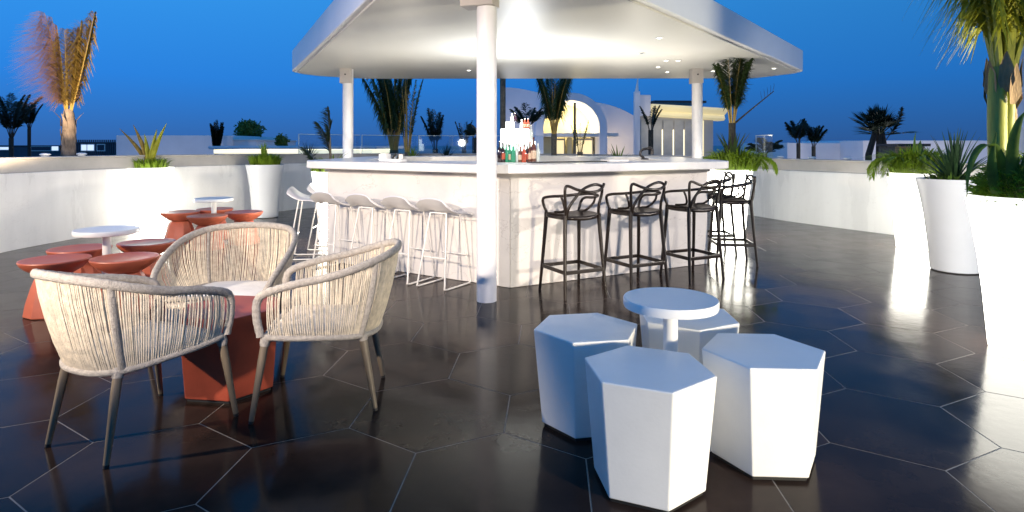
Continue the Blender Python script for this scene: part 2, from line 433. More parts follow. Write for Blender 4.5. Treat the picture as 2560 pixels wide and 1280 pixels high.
strip_wall(WALL, 0, .30, lambda t: -.004, lambda t: top(t)-.205).build('lower_wall', M['plaster'], pw, 30, .008)
strip_wall(WALL, .035, .29, lambda t: top(t)-.204, lambda t: top(t)-.03).build('coping_band', M['coping'], pw, 30, .005)
strip_wall(WALL, .022, .31, lambda t: top(t)-.029, lambda t: top(t)).build('cap', M['coping'], pw, 30, .006)

# ------------------------------------------------------------------ bar
BC = Vector((.085, 8.36)); BR = 2.56; BROT = R(-2.3)
def barhex(r): return [Vector((BC.x+r*math.cos(BROT-PI/2+k*PI/3), BC.y+r*math.sin(BROT-PI/2+k*PI/3))) for k in range(6)]
def rounded(poly, rad, n=5):
    out = []; m = len(poly)
    for i in range(m):
        p = poly[i]; a = (poly[i-1]-p).normalized(); b = (poly[(i+1) % m]-p).normalized()
        p0, p1 = p+a*rad, p+b*rad
        for k in range(n+1):
            t = k/n
            out.append(p0*(1-t)**2+p*2*t*(1-t)+p1*t*t)
    return out
def ring(mb, outer, inner, z0, z1):
    n = len(outer)
    vs = [(p.x, p.y, z) for z in (z0, z1) for p in outer]+[(p.x, p.y, z) for z in (z0, z1) for p in inner]
    fs = []
    for i in range(n):
        j = (i+1) % n
        fs += [(i, j, n+j, n+i), (n+i, n+j, 3*n+j, 3*n+i), (2*n+j, 2*n+i, 3*n+i, 3*n+j), (j, i, 2*n+i, 2*n+j)]
    return mb.add(vs, fs)
bar = thing('bar', 'hexagonal pale stone bar with an overhanging counter under the canopy', 'bar counter', (0, 0, 0))
body_o, body_i = barhex(BR), barhex(BR-.32)
for k in range(6):
    a, b, c, d = body_o[k], body_o[(k+1) % 6], body_i[(k+1) % 6], body_i[k]
    e = (b-a).normalized()*.002
    MB().prism([(a+e)[:], (b-e)[:], (c-e)[:], (d+e)[:]], .0015, 1.0985).build('front_panel', M['stone'], bar, 0, .006)
ring(MB(), rounded(barhex(BR+.30), .30), rounded(barhex(BR-.42), .12), 1.10, 1.185).build('countertop', M['counter'], bar, 30, .008)
ring(MB(), rounded(barhex(BR+.05), .1), rounded(barhex(BR-.34), .1), 1.06, 1.0992).build('counter_shadow_band', M['bracket'], bar, 30)  # darker ring that paints in the shade under the overhang
# inner island with shelf
isl = thing('back_bar_island', 'white low back bar island inside the hexagonal bar', 'counter', (0, 0, 0))
ib = rounded([Vector((-1.15, 7.75)), Vector((1.5, 7.75)), Vector((1.5, 8.75)), Vector((-1.15, 8.75))], .12)
MB().prism([p[:] for p in ib], .0015, 1.10).build('body', M['stone'], isl, 30)
MB().prism([(p.x+(p.x-.17)*.03, p.y+(p.y-8.25)*.05) for p in ib], 1.101, 1.14).build('top', M['counter'], isl, 30, .006)

# ------------------------------------------------------------------ canopy
cz0, cz1 = 2.68, 3.045
tri = [Vector((-.34, 3.5)), Vector((5.22, 10.85)), Vector((4.75, 11.75)), Vector((-2.9, 11.85)), Vector((-3.72, 11.35)), Vector((-3.96, 10.9))]
def inset(poly, d):
    c = sum(poly, Vector((0, 0)))/len(poly)
    return [p+(c-p).normalized()*d for p in poly]
cp = rounded(tri, .16, 4)
can = thing('canopy', 'large white rounded triangular canopy over the bar on three round columns', 'canopy', (0, 0, 0))
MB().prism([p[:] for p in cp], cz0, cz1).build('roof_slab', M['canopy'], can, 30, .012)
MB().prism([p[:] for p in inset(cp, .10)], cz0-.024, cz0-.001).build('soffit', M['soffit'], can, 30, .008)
sz = cz0-.024
cols = [(-.222, 5.33), (X_at(870, 10.3), 10.3), (X_at(1743, 10.3), 10.3)]
for i, (x, y) in enumerate(cols):
    r = .088
    c = MB().lathe([(r, 0.001), (r, sz-.002)], 40, (x, y, 0)).build('column', M['column'], can, 40)
    h = .245 if i else .085
    bx = MB().box((x-(.02 if i else .06), y-.01, sz-h/2-.001), (.19 if i else .30, .19, h), 0 if i else R(-18)).build('bracket', M['bracket'], c, 0, .005)
    if i:
        MB().lathe([(.014, 0), (.012, .012), (0.001, .012)], 14, (0, 0, 0)).build('bolt', M['dark'], c, 40)
        b = SC.objects[-1] if False else [q for q in SC.objects if q.name.startswith('bolt')][-1]
        b.location = (x-.02, y-.104, sz-.10); b.rotation_euler = (R(90), 0, 0)
for px, py in ((1648, 95), (1172, 176), (1665, 152), (1695, 152), (1645, 168), (1668, 180), (1806, 175), (1782, 178), (1935, 171), (1603, 134)):  # besides real downlights, bright discs here stand in for reflections in the soffit
    p = G(px, py, sz-.006)
    dl = MB().lathe([(.052, 0), (.052, .006), (.034, .006)], 20, (p.x, p.y, sz-.008)).build('downlight_glint', M['canopy'], can, 40)
    MB().lathe([(.026, -.004), (.026, 0)], 16, (p.x, p.y, sz-.006)).build('lens', M['dark'] if px == 1603 else M['downlight_glint'], dl, 40)

# ------------------------------------------------------------------ planters
def planter(px_or_xy, label, glow, s=1.0, lean=0):
    x, y = px_or_xy
    t = thing('planter', label, 'planter', (x, y, .001), 0, 'tall tapered planters around the terrace')
    prof = [(.215, 0), (.232, .012), (.240, .12), (.256, .35), (.280, .60), (.312, .82), (.342, .985), (.344, 1.0), (.330, 1.0), (.322, .985), (.300, .90)]
    prof = [(r*s, z*s) for r, z in prof]
    sh = MB().lathe(prof, 56).build('shell', glow or M['planter'], t, 40)
    if lean:
        for v in sh.data.vertices: v.co.x += lean*(v.co.z/s-.0)
    so = MB().lathe([(.305*s, 0), (.30*s, .03), (.15*s, .05)], 30, (lean*.9, 0, .90*s)).build('soil', M['soil'], t, 40)
    return t
P_L1 = G(360, 575)+Vector((0, .18, 0)); P_L2 = G(652, 546)+Vector((0, .2, 0))
P_B1 = Vector((X_at(842, 8.55), 8.55, 0)); P_B2 = Vector((X_at(1822, 9.2), 9.2, 0))
P_R1 = G(2283, 627)+Vector((.19, .22, 0)); P_R2 = G(2393, 686)+Vector((.13, .2, 0)); P_R3 = Vector((3.44, 4.01, 0))
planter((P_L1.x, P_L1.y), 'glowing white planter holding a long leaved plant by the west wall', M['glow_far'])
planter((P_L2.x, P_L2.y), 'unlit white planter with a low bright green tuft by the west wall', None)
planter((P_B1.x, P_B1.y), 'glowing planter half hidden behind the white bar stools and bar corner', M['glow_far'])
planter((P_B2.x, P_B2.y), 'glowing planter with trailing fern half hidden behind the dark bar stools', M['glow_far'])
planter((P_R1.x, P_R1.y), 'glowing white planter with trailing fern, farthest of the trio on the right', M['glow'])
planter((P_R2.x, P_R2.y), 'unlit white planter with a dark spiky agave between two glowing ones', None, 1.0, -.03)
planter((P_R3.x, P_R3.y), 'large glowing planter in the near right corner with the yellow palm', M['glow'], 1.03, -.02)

# ------------------------------------------------------------------ hexagonal stools and round tables
def hex_stool(name, loc, ang, label, m, group, top_r=.266, bot=.84, h=.470):
    t = thing(name, label, 'stool', (loc[0], loc[1], 0), ang, group)
    poly = [(top_r*math.cos(k*PI/3), top_r*math.sin(k*PI/3)) for k in range(6)]
    MB().prism(poly, .016, h, bot).build('body', m, t, 0, .0055)
    MB().prism([(a*bot*.95, b*bot*.95) for a, b in poly], 0.001, .0155).build('base_pad', M['rubber'], t, 0)
    return t
gw = 'white hexagonal stools round the white table'
hex_stool('hexagonal_stool', (.548, 2.450), R(-23), 'white hexagonal stool standing nearest the camera, in front of the round table', M['hex_white'], gw)
hex_stool('hexagonal_stool', (1.096, 2.653), R(-3), 'white hexagonal stool with a brightly lit flat side, right of the round table', M['hex_white'], gw)
hex_stool('hexagonal_stool', (.366, 2.993), R(10), 'blue shaded white hexagonal stool left of the round table', M['hex_white'], gw)
hex_stool('hexagonal_stool', (.919, 3.192), R(27), 'white hexagonal stool mostly hidden behind the round table', M['hex_white'], gw)
def round_table(x, y, r, z, label, thick=.045):
    t = thing('side_table', label, 'table', (x, y, 0), 0, 'white pedestal side tables')
    MB().lathe([(r*.9, z-thick), (r*.985, z-thick+.004), (r, z-thick+.014), (r, z-.006), (r*.985, z), (r*.5, z+.0005)], 64).build('tabletop', M['table_white'], t, 40)
    MB().lathe([(.034, .026), (.034, z-thick-.001)], 24).build('pedestal', M['table_white'], t, 40)
    MB().lathe([(.20, .001), (.205, .008), (.19, .016), (.05, .0255)], 40).build('foot_plate', M['table_white'], t, 40)
round_table(.741, 2.843, .2175, .648, 'white round pedestal table among the white hexagonal stools')
round_table(X_at(267, 5.3), 5.3, .25, .635, 'white round table among the near group of terracotta stools')
round_table(X_at(535, 8.45), 8.45, .25, .63, 'white round table among the far group of terracotta stools')

def mushroom(x, y, label, rot=0):
    t = thing('mushroom_stool', label, 'stool', (x, y, 0), rot, 'terracotta mushroom stools')
    MB().lathe([(.205, .001), (.21, .008), (.195, .10), (.162, .22), (.138, .29), (.118, .315), (.09, .32)], 10).build('base', M['red'], t, 25, .004)
    MB().lathe([(.10, .3205), (.125, .325), (.16, .345), (.205, .375), (.236, .408), (.247, .432), (.244, .441), (.232, .443), (.19, .438), (.10, .434), (.03, .433)], 48).build('seat', M['red'], t, 40)
for px, py, D, lab in ((138, 0, 4.94, 'terracotta mushroom stool nearest the west edge, beside the near white table'), (312, 0, 5.02, 'terracotta mushroom stool directly behind the low armchair and before the near table'),
                       (200, 0, 5.47, 'terracotta mushroom stool between the near white table and the west wall'), (367, 0, 5.8, 'terracotta mushroom stool with a pale lit top, behind the high backed chair'),
                       (451, 0, 8.45, 'terracotta mushroom stool on the west side of the far table'), (519, 0, 8.0, 'terracotta mushroom stool in front of the far table'),
                       (537, 0, 8.85, 'terracotta mushroom stool directly behind the far table'), (610, 0, 8.45, 'terracotta mushroom stool beside the far table and the unlit planter')):
    mushroom(X_at(px, D), D, lab, random.uniform(0, 1))
hex_stool('hexagonal_drum', (X_at(578, 3.42), 3.42), R(-8), 'terracotta hexagonal drum table in the middle of the three woven chairs', M['red_drum'], 'terracotta furniture', .285, .88, .455)

# ------------------------------------------------------------------ woven armchairs
def lerp_path(P, t):
    n = len(P)-1; f = max(0, min(.9999, t))*n; i = int(f); return P[i].lerp(P[i+1], f-i)
def mirror(h): return [Vector((-p[0], p[1], p[2])) for p in reversed(h[:-1])]
def armchair(loc, ang, label, kx=1, ky=1, kz=1, high=False, cushion=False, seed=1, foot=None):
    rnd = random.Random(seed)
    t = thing('woven_armchair', label, 'armchair', (loc[0], loc[1], 0), ang, 'woven cord armchairs')
    S = lambda p: Vector((p[0]*kx, p[1]*ky, p[2]*kz))
    if not high:
        half = [(.285, .275, .42), (.292, .292, .52), (.298, .285, .600), (.308, .238, .640), (.322, .10, .680), (.328, -.06, .712), (.308, -.20, .752), (.235, -.315, .790), (.12, -.365, .806), (0, -.378, .81)]
        lowh = [(.285, .25, .415), (.285, .12, .405), (.275, -.02, .40), (.245, -.14, .39), (.20, -.215, .385), (.11, -.262, .38), (0, -.275, .38)]
    else:
        half = [(.26, .26, .41), (.30, .27, .47), (.325, .24, .54), (.345, .12, .63), (.345, -.03, .71), (.315, -.16, .765), (.24, -.27, .80), (.12, -.32, .815), (0, -.33, .82)]
        lowh = [(.265, .25, .40), (.285, .12, .40), (.275, -.02, .395), (.245, -.14, .39), (.20, -.215, .385), (.11, -.255, .38), (0, -.265, .38)]
    half = [S(p) for p in half]; lowh = [S(p) for p in lowh]
    rim = spline(half+mirror(half), 7)
    low = spline(lowh+mirror(lowh), 8)
    rr = .0205 if not high else .024
    MB().tube(rim, [rr*(1+.05*math.sin(i*2.3)) for i in range(len(rim))], 12, flat=.8).build('rim', M['wrap'], t, 60)
    ring_ = low+[S((-.14, .262, .415)), S((0, .266, .415)), S((.14, .262, .415))]
    MB().tube(ring_, .016, 10, closed=True).build('seat_rail', M['wrap'], t, 60)
    # vertical cords: on the sides they hang plumb, round the back they fan out
    def rim_at(ul):
        half_u = min(ul, 1-ul); yb_ = lerp_path(low, half_u).y/ky
        def find(y):
            best = min((i/400 for i in range(40, 200)), key=lambda q_: abs(lerp_path(rim, q_).y/ky-y)); return best
        u0 = .26; y0 = lerp_path(low, u0).y/ky
        conv = lambda y: y if y > 0 else y*1.36
        tq = find(conv(yb_)) if half_u < u0 else find(conv(y0))+(.5-find(conv(y0)))*(half_u-u0)/(.5-u0)
        return tq if ul <= .5 else 1-tq
    cm = MB(); N = 156
    for k in range(N):
        u = (k+.5)/N
        tr = .115+.77*u if not high else .10+.80*u
        tr += rnd.uniform(-.0012, .0012)
        ul = .008+.984*u; b = lerp_path(low, ul+rnd.uniform(-.0012, .0012))
        tr = rim_at(ul)+rnd.uniform(-.0012, .0012)
        a = lerp_path(rim, tr)
        mid = (a+b)/2; outw = Vector((mid.x, mid.y, 0)).normalized()
        mid += outw*(.012 if not high else .02)+Vector((rnd.uniform(-.002, .002), rnd.uniform(-.002, .002), 0))
        r0 = rnd.uniform(.0030, .0042)
        cm.tube([a, a.lerp(mid, .5)+outw*.004, mid, mid.lerp(b, .5)+outw*.004, b], r0, 5)
    o = cm.build('cord_weave', M['cord'], t, 60); o['kind'] = 'stuff'
    # broad wrapped uprights over the back legs
    for u in (.305, .695):
        a = lerp_path(rim, rim_at(.008+.984*u)); b = lerp_path(low, .008+.984*u)
        mid = (a+b)/2; mid += Vector((mid.x, mid.y, 0)).normalized()*.018
        MB().tube(spline([a, mid, b], 5), .019, 10, flat=.55).build('upright', M['wrap'], t, 60)
    # seat
    sp = [S((p[0]*.96, p[1]*.97, 0)) for p in [(v.x/kx, v.y/ky) for v in low]]
    outl = [(p.x, p.y) for p in sp]+[(-.14*kx, .252*ky), (0, .256*ky), (.14*kx, .252*ky)]
    outl = outl[::-1] if False else outl
    z = .405*kz if not cushion else .335
    sm = MB(); n = len(outl); cx = (0, sum(p[1] for p in outl)/n)
    def rngs(sc, zz): return [(cx[0]+(p[0]-cx[0])*sc, cx[1]+(p[1]-cx[1])*sc, zz) for p in outl]
    levels = [(.97, z-.018), (1.0, z-.006), (1.0, z+.008), (.975, z+.02), (.90, z+.028), (.6, z+.026), (.25, z+.022)]
    vs = []
    for sc_, zz in levels: vs += rngs(sc_, zz)
    fs = [tuple(range(n))[::-1]]
    for i in range(len(levels)-1):
        for k in range(n):
            l = (k+1) % n; fs.append((i*n+k, i*n+l, (i+1)*n+l, (i+1)*n+k))
    fs.append(tuple(range((len(levels)-1)*n, len(levels)*n)))
    def orient(fs): return fs
    sm.add(vs, [f[::-1] for f in fs]); sm.build('seat', M['seat_pad'], t, 60)
    if cushion:
        cu = MB(); vs = []
        lv = [(.86, z+.012), (.93, z+.018), (.95, z+.030), (.92, z+.046), (.80, z+.056), (.5, z+.062), (.2, z+.062)]
        for sc_, zz in lv: vs += [(a, b, c+.006*noise.noise(Vector((a*9, b*9, seed)))) for a, b, c in rngs(sc_, zz)]
        cu.add(vs, [f[::-1] for f in fs]); cu.build('cushion', M['cushion'], t, 60)
    # legs
    for sx in (-1, 1):
        for a, b in (((.272*sx, .255, .40), (.305*sx, .315, 0)), ((.195*sx, -.205, .385), (.225*sx, -.275, 0))):
            a, b = S(a), S(b); a.z = a.z+.0; b.z = .001
            c = a.lerp(b, .965)
            lg = MB().tube([a, a.lerp(b, .25), a.lerp(b, .6), c], [.0195, .0195, .016, .0125], 14).build('leg', M['leg'], t, 50)
            MB().tube([c, b], [.0128, .0115], 12).build('foot_cap', M['rubber'], lg, 50)
            d = (b-a).normalized()
            MB().tube([a-d*.018, a+d*.012, a+d*.03], [.024, .026, .022], 12).build('wrapped_joint', M['wrap'], lg, 60)
    return t
armchair((-1.785, 2.90), R(64.5-90), 'woven cord armchair seen from behind, nearest the camera', .95, 1, 1, seed=3)
armchair((-1.0, 3.31), R(187-90), 'woven cord armchair turned sideways between the drum and the bar', seed=5)
armchair((-1.905, 4.13), R(-95-90+5), 'wide high backed woven armchair facing the camera with a white cushion', 1.17, 1.08, .945, True, True, 9)

# ------------------------------------------------------------------ dark loop bar stools
def loop_stool():
    t = thing('loop_bar_stool', '', 'bar stool', (0, 0, 0), 0, 'dark looped back bar stools at the bar')
    m = M['stool_brown']
    ST = .735
    # seat shell
    s = MB(); nu, nv = 13, 11; vs = []
    for top_ in (1, 0):
        for i in range(nu):
            for j in range(nv):
                u, v = i/(nu-1)*2-1, j/(nv-1)*2-1
                x = u*.19*(1-.10*max(0, -v)); y = v*.185
                e = max(abs(u), abs(v))
                zz = ST-.030*(1-u*u)*(1-v*v*.7)+.012*u*u-.006*max(0, v)**3
                vs.append((x, y, zz-(0 if top_ else .012+.02*(1-e*e))))
    fs = []; q = nu*nv
    for i in range(nu-1):
        for j in range(nv-1):
            a = i*nv+j
            fs.append((a, a+nv, a+nv+1, a+1)); fs.append((q+a, q+a+1, q+a+nv+1, q+a+nv))
    bd = [i*nv for i in range(nu)]+[(nu-1)*nv+j for j in range(1, nv)]+[i*nv+nv-1 for i in range(nu-2, -1, -1)]+[j for j in range(nv-2, 0, -1)]
    for k in range(len(bd)):
        a, b = bd[k], bd[(k+1) % len(bd)]; fs.append((b, a, q+a, q+b))
    s.add(vs, fs); s.build('seat', m, t, 50)
    apr = spline([(-.18, .16, ST-.02), (0, .19, ST-.028), (.18, .16, ST-.02), (.165, 0, ST-.028), (.16, -.16, ST-.02), (0, -.185, ST-.03), (-.16, -.16, ST-.02), (-.165, 0, ST-.028)], 4, True)
    MB().tube(apr, .013, 8, True, 1.5).build('seat_rail', m, t, 60)
    for sx in (-1, 1):
        for sy, yt, yb in ((1, .165, .225), (-1, -.165, -.225)):
            p = [(sx*.178, yt, ST+.005), (sx*.185, yt+.006*sy, ST-.10), (sx*.20, yt+.028*sy, .35), (sx*.218, yb, .001)]
            MB().tube(spline(p, 4), [.021-.007*i/12 for i in range(13)], 10).build('leg', m, t, 60)
    fz = .235
    a = .2055; b = .207
    for p0, p1 in (((-a, b), (a, b)), ((a, b), (a, -b)), ((a, -b), (-a, -b)), ((-a, -b), (-a, b))):
        MB().bar((*p0, fz), (*p1, fz), .016, .034).build('footrest', m, t, 0, .004)
    loops = [
        # low loop that makes both arms and the lower back
        [(-.178, .165, ST), (-.205, .175, .81), (-.218, .16, .865), (-.205, .08, .888), (-.16, -.08, .905), (-.06, -.20, .925), (.06, -.215, .928), (.16, -.18, .905), (.205, -.03, .875), (.215, .11, .862), (.205, .165, .82), (.178, .165, ST)],
        # loop rising from one rear leg, high over the other side
        [(-.172, -.17, ST-.03), (-.165, -.195, .80), (-.12, -.215, .88), (-.045, -.235, .965), (.03, -.24, 1.0), (.11, -.235, 1.01), (.175, -.22, .985), (.185, -.205, .92), (.165, -.19, .82), (.172, -.17, ST-.03)],
        # crossing loop with the peaked corner
        [(-.172, -.168, ST-.02), (-.19, -.185, .84), (-.205, -.20, .94), (-.20, -.205, .992), (-.17, -.21, 1.0), (-.09, -.23, .968), (.02, -.243, .945), (.12, -.238, .952), (.185, -.222, .985), (.205, -.215, 1.015)],
        # inner arms dropping to the seat
        [(-.165, -.07, .903), (-.155, -.10, .83), (-.12, -.05, .765), (-.14, .08, ST+.01)],
        [(.19, -.10, .89), (.15, -.12, .83), (.10, -.08, .77), (.13, .06, ST+.012)],
    ]
    for i, l in enumerate(loops):
        MB().tube(spline(l, 7), .0135 if i < 3 else .0115, 9).build(('arm_loop', 'back_loop', 'back_loop', 'inner_loop', 'inner_loop')[i], m, t, 60)
    return t
RF = R(27-90+90)      # the near right face of the bar runs 27 degrees off the picture plane
ls = loop_stool()
spots = [((.558, 5.63), R(27), 'dark looped bar stool nearest the white column'), ((1.20, 5.94), R(27), 'dark looped bar stool in the middle of the near row'),
         ((1.86, 6.30), R(25), 'dark looped bar stool at the bar corner, last of the near row'),
         ((2.56, 7.08), R(84), 'dark looped bar stool around the corner, before the glowing planter'), ((2.57, 7.78), R(88), 'dark looped bar stool farthest back around the corner')]
for i, ((x, y), a, lab) in enumerate(spots):
    if i == 0:
        ls.location = (x, y, 0); ls.rotation_euler = (0, 0, a); ls['label'] = lab
    else:
        dup(ls, (x, y, 0), a, lab)

# ------------------------------------------------------------------ white shell bar stools
def shell_stool():
    t = thing('shell_bar_stool', '', 'bar stool', (0, 0, 0), 0, 'white shell bar stools at the bar')
    nu, nv = 17, 15; vs = []
    for s_ in (0, 1):
        for i in range(nu):
            for j in range(nv):
                u, v = i/(nu-1)*2-1, j/(nv-1)*2-1          # v=-1 back, +1 front
                bk = max(0, -v)
                x = u*.225*(1-.16*bk*bk-.10*max(0, v)**2); y = v*.19-.02*bk
                z = .745+.120*bk**2.0*(1-.30*u*u)-.035*max(0, v)**2-.030*(1-u*u)*(1-bk)+.02*abs(u)**3*(1-bk)
                z -= .055*max(0, abs(u)-.72)*3*(1-bk*.4)
                vs.append((x, y-(.010*bk if s_ else 0), z-(.011 if s_ else 0)))
    fs = []; q = nu*nv
    for i in range(nu-1):
        for j in range(nv-1):
            a = i*nv+j
            fs.append((a, a+nv, a+nv+1, a+1)); fs.append((q+a, q+a+1, q+a+nv+1, q+a+nv))
    bd = [i*nv for i in range(nu)]+[(nu-1)*nv+j for j in range(1, nv)]+[i*nv+nv-1 for i in range(nu-2, -1, -1)]+[j for j in range(nv-2, 0, -1)]
    for k in range(len(bd)):
        a, b = bd[k], bd[(k+1) % len(bd)]; fs.append((b, a, q+a, q+b))
    MB().add(vs, fs).build('seat_shell', M['stool_white'], t, 50)
    for sx in (-1, 1):
        p = [(sx*.10, -.10, .712), (sx*.165, -.205, .06), (sx*.168, -.215, .018), (sx*.168, -.18, .0095), (sx*.168, .16, .0095), (sx*.168, .20, .018), (sx*.162, .19, .06), (sx*.10, .10, .708)]
        P = []
        for i in range(len(p)-1):
            a, b = Vector(p[i]), Vector(p[i+1]); P.append(a)
        P.append(Vector(p[-1]))
        MB().tube(P, .0085, 8).build('sled_leg', M['rod_white'], t, 60)
    for y in (.145, -.155):
        MB().tube([(-.145, y, .29), (.145, y, .29)], .0075, 8).build('footrest', M['rod_white'], t, 60)
    MB().tube([(-.10, -.10, .711), (.10, -.10, .711)], .008, 8).build('seat_bar', M['rod_white'], t, 60)
    MB().tube([(-.10, .10, .707), (.10, .10, .707)], .008, 8).build('seat_bar', M['rod_white'], t, 60)
    return t
ss = shell_stool()
c5 = Vector((-.655, 5.93)); uu = Vector((-.845, .535))
wl = [(0.0, R(-32.5), 'white shell bar stool closest to the front column'), (.46, R(-32.5), 'white shell bar stool second from the front column'),
      (.97, R(-32.5), 'white shell bar stool third from the front column'), (1.52, R(-32.5), 'white shell bar stool fourth from the front column, at the bar corner')]
for i, (s_, a, lab) in enumerate(wl):
    p = c5+uu*s_
    if i == 0: ss.location = (p.x, p.y, 0); ss.rotation_euler = (0, 0, a); ss['label'] = lab
    else: dup(ss, (p.x, p.y, 0), a, lab)
dup(ss, (-2.46, 7.38, 0), R(-84), 'white shell bar stool around the corner before the glowing planter')
dup(ss, (-2.44, 8.05, 0), R(-88), 'white shell bar stool farthest back, mostly hidden by the bar corner')

# ------------------------------------------------------------------ vegetation builders
def tuft(mb, c, rad, n, hmin, hmax, w, spread=1.0, rnd=random, mi=0, hang=0):
    for _ in range(n):
        a = rnd.uniform(0, 2*PI); r = rad*math.sqrt(rnd.random())
        b = Vector((c[0]+r*math.cos(a), c[1]+r*math.sin(a), c[2]))
        a2 = a+rnd.gauss(0, .6); h = rnd.uniform(hmin, hmax)
        o = Vector((math.cos(a2), math.sin(a2), 0)); k = (r/rad)*spread*rnd.uniform(.4, 1.2)
        p1 = b+o*(h*.25*k)+Vector((0, 0, h*.55)); p2 = b+o*(h*.75*k)+Vector((0, 0, h*(.9-.35*k)-hang*k))
        sd = Vector((-math.sin(a2+rnd.uniform(-.8, .8)), math.cos(a2), 0))
        mb.blade([b, p1, p2], [w*.7, w, w*.08], sd, .3, mi)
def rosette(mb, c, n, L, w, rnd, up=.9, lo=.2, curve=.15, mi=0):
    for k in range(n):
        a = k*2.39996+rnd.uniform(-.3, .3); e = lo+(up-lo)*((k+.5)/n)+rnd.uniform(-.08, .08)
        l = L*rnd.uniform(.75, 1.05)*(.75+.25*e)
        o = Vector((math.cos(a), math.sin(a), 0)); pts = []
        for i in range(6):
            t = i/5; el = e*PI/2-curve*t*t
            pts.append(Vector(c)+o*(l*t*math.cos(el))+Vector((0, 0, l*t*math.sin(el))))
        mb.blade(pts, [w*.8, w, w*.95, w*.75, w*.42, .001], (-math.sin(a), math.cos(a), 0), .35, mi)
def frond(mb, base, az, el, L, rnd, droop=.8, leaf=.35, n=34, w=.011, r=.012, wind=None, hang=.3, mi=(0, 1), start=.22, both=(1, 1), up=.35, lw=None):
    """one feather leaf: a bending stalk with leaflets on both sides"""
    pts = []; p = Vector(base); o = Vector((math.cos(az), math.sin(az), 0)); K = 14
    for i in range(K+1):
        pts.append(p.copy())
        e = el-droop*(i/K)**1.5
        p = p+(o*math.cos(e)+Vector((0, 0, math.sin(e))))*(L/K)
        if wind is not None: p += Vector(wind)*(L/K)*(i/K)
    if lw is None: lw = wind
    mb.tube(pts, [r*(1-.8*i/K) for i in range(K+1)], 5, mi=mi[0])
    for s_ in (-1, 1):
        if not both[0 if s_ < 0 else 1]: continue
        for k in range(n):
            t = start+(1-start)*(k+rnd.random())/n
            f = t*K; i = min(K-1, int(f)); b = pts[i].lerp(pts[i+1], f-i)
            tg = (pts[i+1]-pts[i]).normalized()
            sd = tg.cross(Vector((0, 0, 1)))
            sd = sd.normalized() if sd.length > .05 else Vector((-math.sin(az), math.cos(az), 0))
            l = leaf*math.sin(PI*min(1, .15+.80*t))**.7*rnd.uniform(.75, 1.1)
            d = (sd*s_*rnd.uniform(.7, 1.0)+tg*rnd.uniform(.45, .8)+Vector((0, 0, rnd.uniform(-.1, up)))).normalized()
            if lw is not None: d = (d+Vector(lw)*rnd.uniform(1.2, 2.4)).normalized()
            m_ = b+d*l*.5; e_ = b+d*l+Vector((0, 0, -hang*l*rnd.uniform(.4, 1.3)))
            mb.blade([b, m_, e_], [w*.6, w, .001], tg.cross(d), .2, mi[1])

def palm(name, label, cat, x, y, z0, zc, trunk_r, nfr, L, el=(60, 85), droop=.6, leaf=.35, leafm='palm_dark', trunkm='trunk_dark', seed=1, n=26, w=.014, wind=None, hang=.35, az=None, group=None, lean=(0, 0), parts=False, fr_r=.012):
    rnd = random.Random(seed)
    t = thing(name, label, cat, (x, y, z0), 0, group)
    H = zc-z0
    prof = [Vector((lean[0]*(i/8)**2, lean[1]*(i/8)**2, H*i/8)) for i in range(9)]
    MB().tube(prof, [trunk_r*(1.15-.3*i/8+.06*math.sin(i*5)) for i in range(9)], 12).build('trunk', M[trunkm], t, 60)
    cr_ = MB(); b = Vector((lean[0], lean[1], H-.02))
    for k in range(nfr):
        a = (k*2.39996+rnd.uniform(-.3, .3)) if az is None else rnd.uniform(*az)
        e = R(rnd.uniform(*el))
        mb = MB() if parts else cr_
        frond(mb, b+Vector((math.cos(a), math.sin(a), 0))*trunk_r*.5, a, e, L*rnd.uniform(.8, 1.08), rnd, droop*rnd.uniform(.7, 1.2), leaf, n, w, fr_r, wind, hang)
        if parts: mb.build('frond', [M['rachis'], M[leafm]], t, 60)
    if not parts: cr_.build('crown', [M[trunkm] if leafm == 'palm_dark' else M['rachis'], M[leafm]], t, 60)
    return t
GP = 'palms beyond the parapet'

# plants in the planters
rnd = random.Random(21)
t = thing('long_leaved_plant', 'plant with a few long arching leaves in the glowing west planter', 'plant', (P_L1.x, P_L1.y, .95), 0)
m = MB(); tuft(m, (0, 0, .0), .24, 380, .14, .30, .010, .8, rnd); m.build('foliage', M['lime'], t, 60)
for dx, dz, c in ((-.50, .70, -.2), (-.28, .72, -.1), (.10, .62, .05), (.26, .74, .1), (-.10, .55, 0), (.05, .45, .1)):
    q = MB(); q.blade([Vector((dx*u**1.4+.02*c, .05*c*u, 1.12*dz*(u-.12*u*u*abs(dx)*2))) for u in (0, .2, .4, .6, .8, 1)], [.022, .040, .046, .038, .024, .003], (.5, .85, 0), .4)
    q.build('leaf', M['palm_gold'] if dx < -.2 else M['palm_yellow'], t, 60)
t = thing('grass_tuft', 'low bright green tuft growing in the unlit west planter', 'plant', (P_L2.x, P_L2.y, .95), 0)
m = MB(); tuft(m, (0, 0, 0), .26, 620, .18, .34, .011, .7, rnd); tuft(m, (-.02, 0, .1), .04, 24, .34, .46, .010, .3, rnd); m.build('foliage', M['lime'], t, 60)

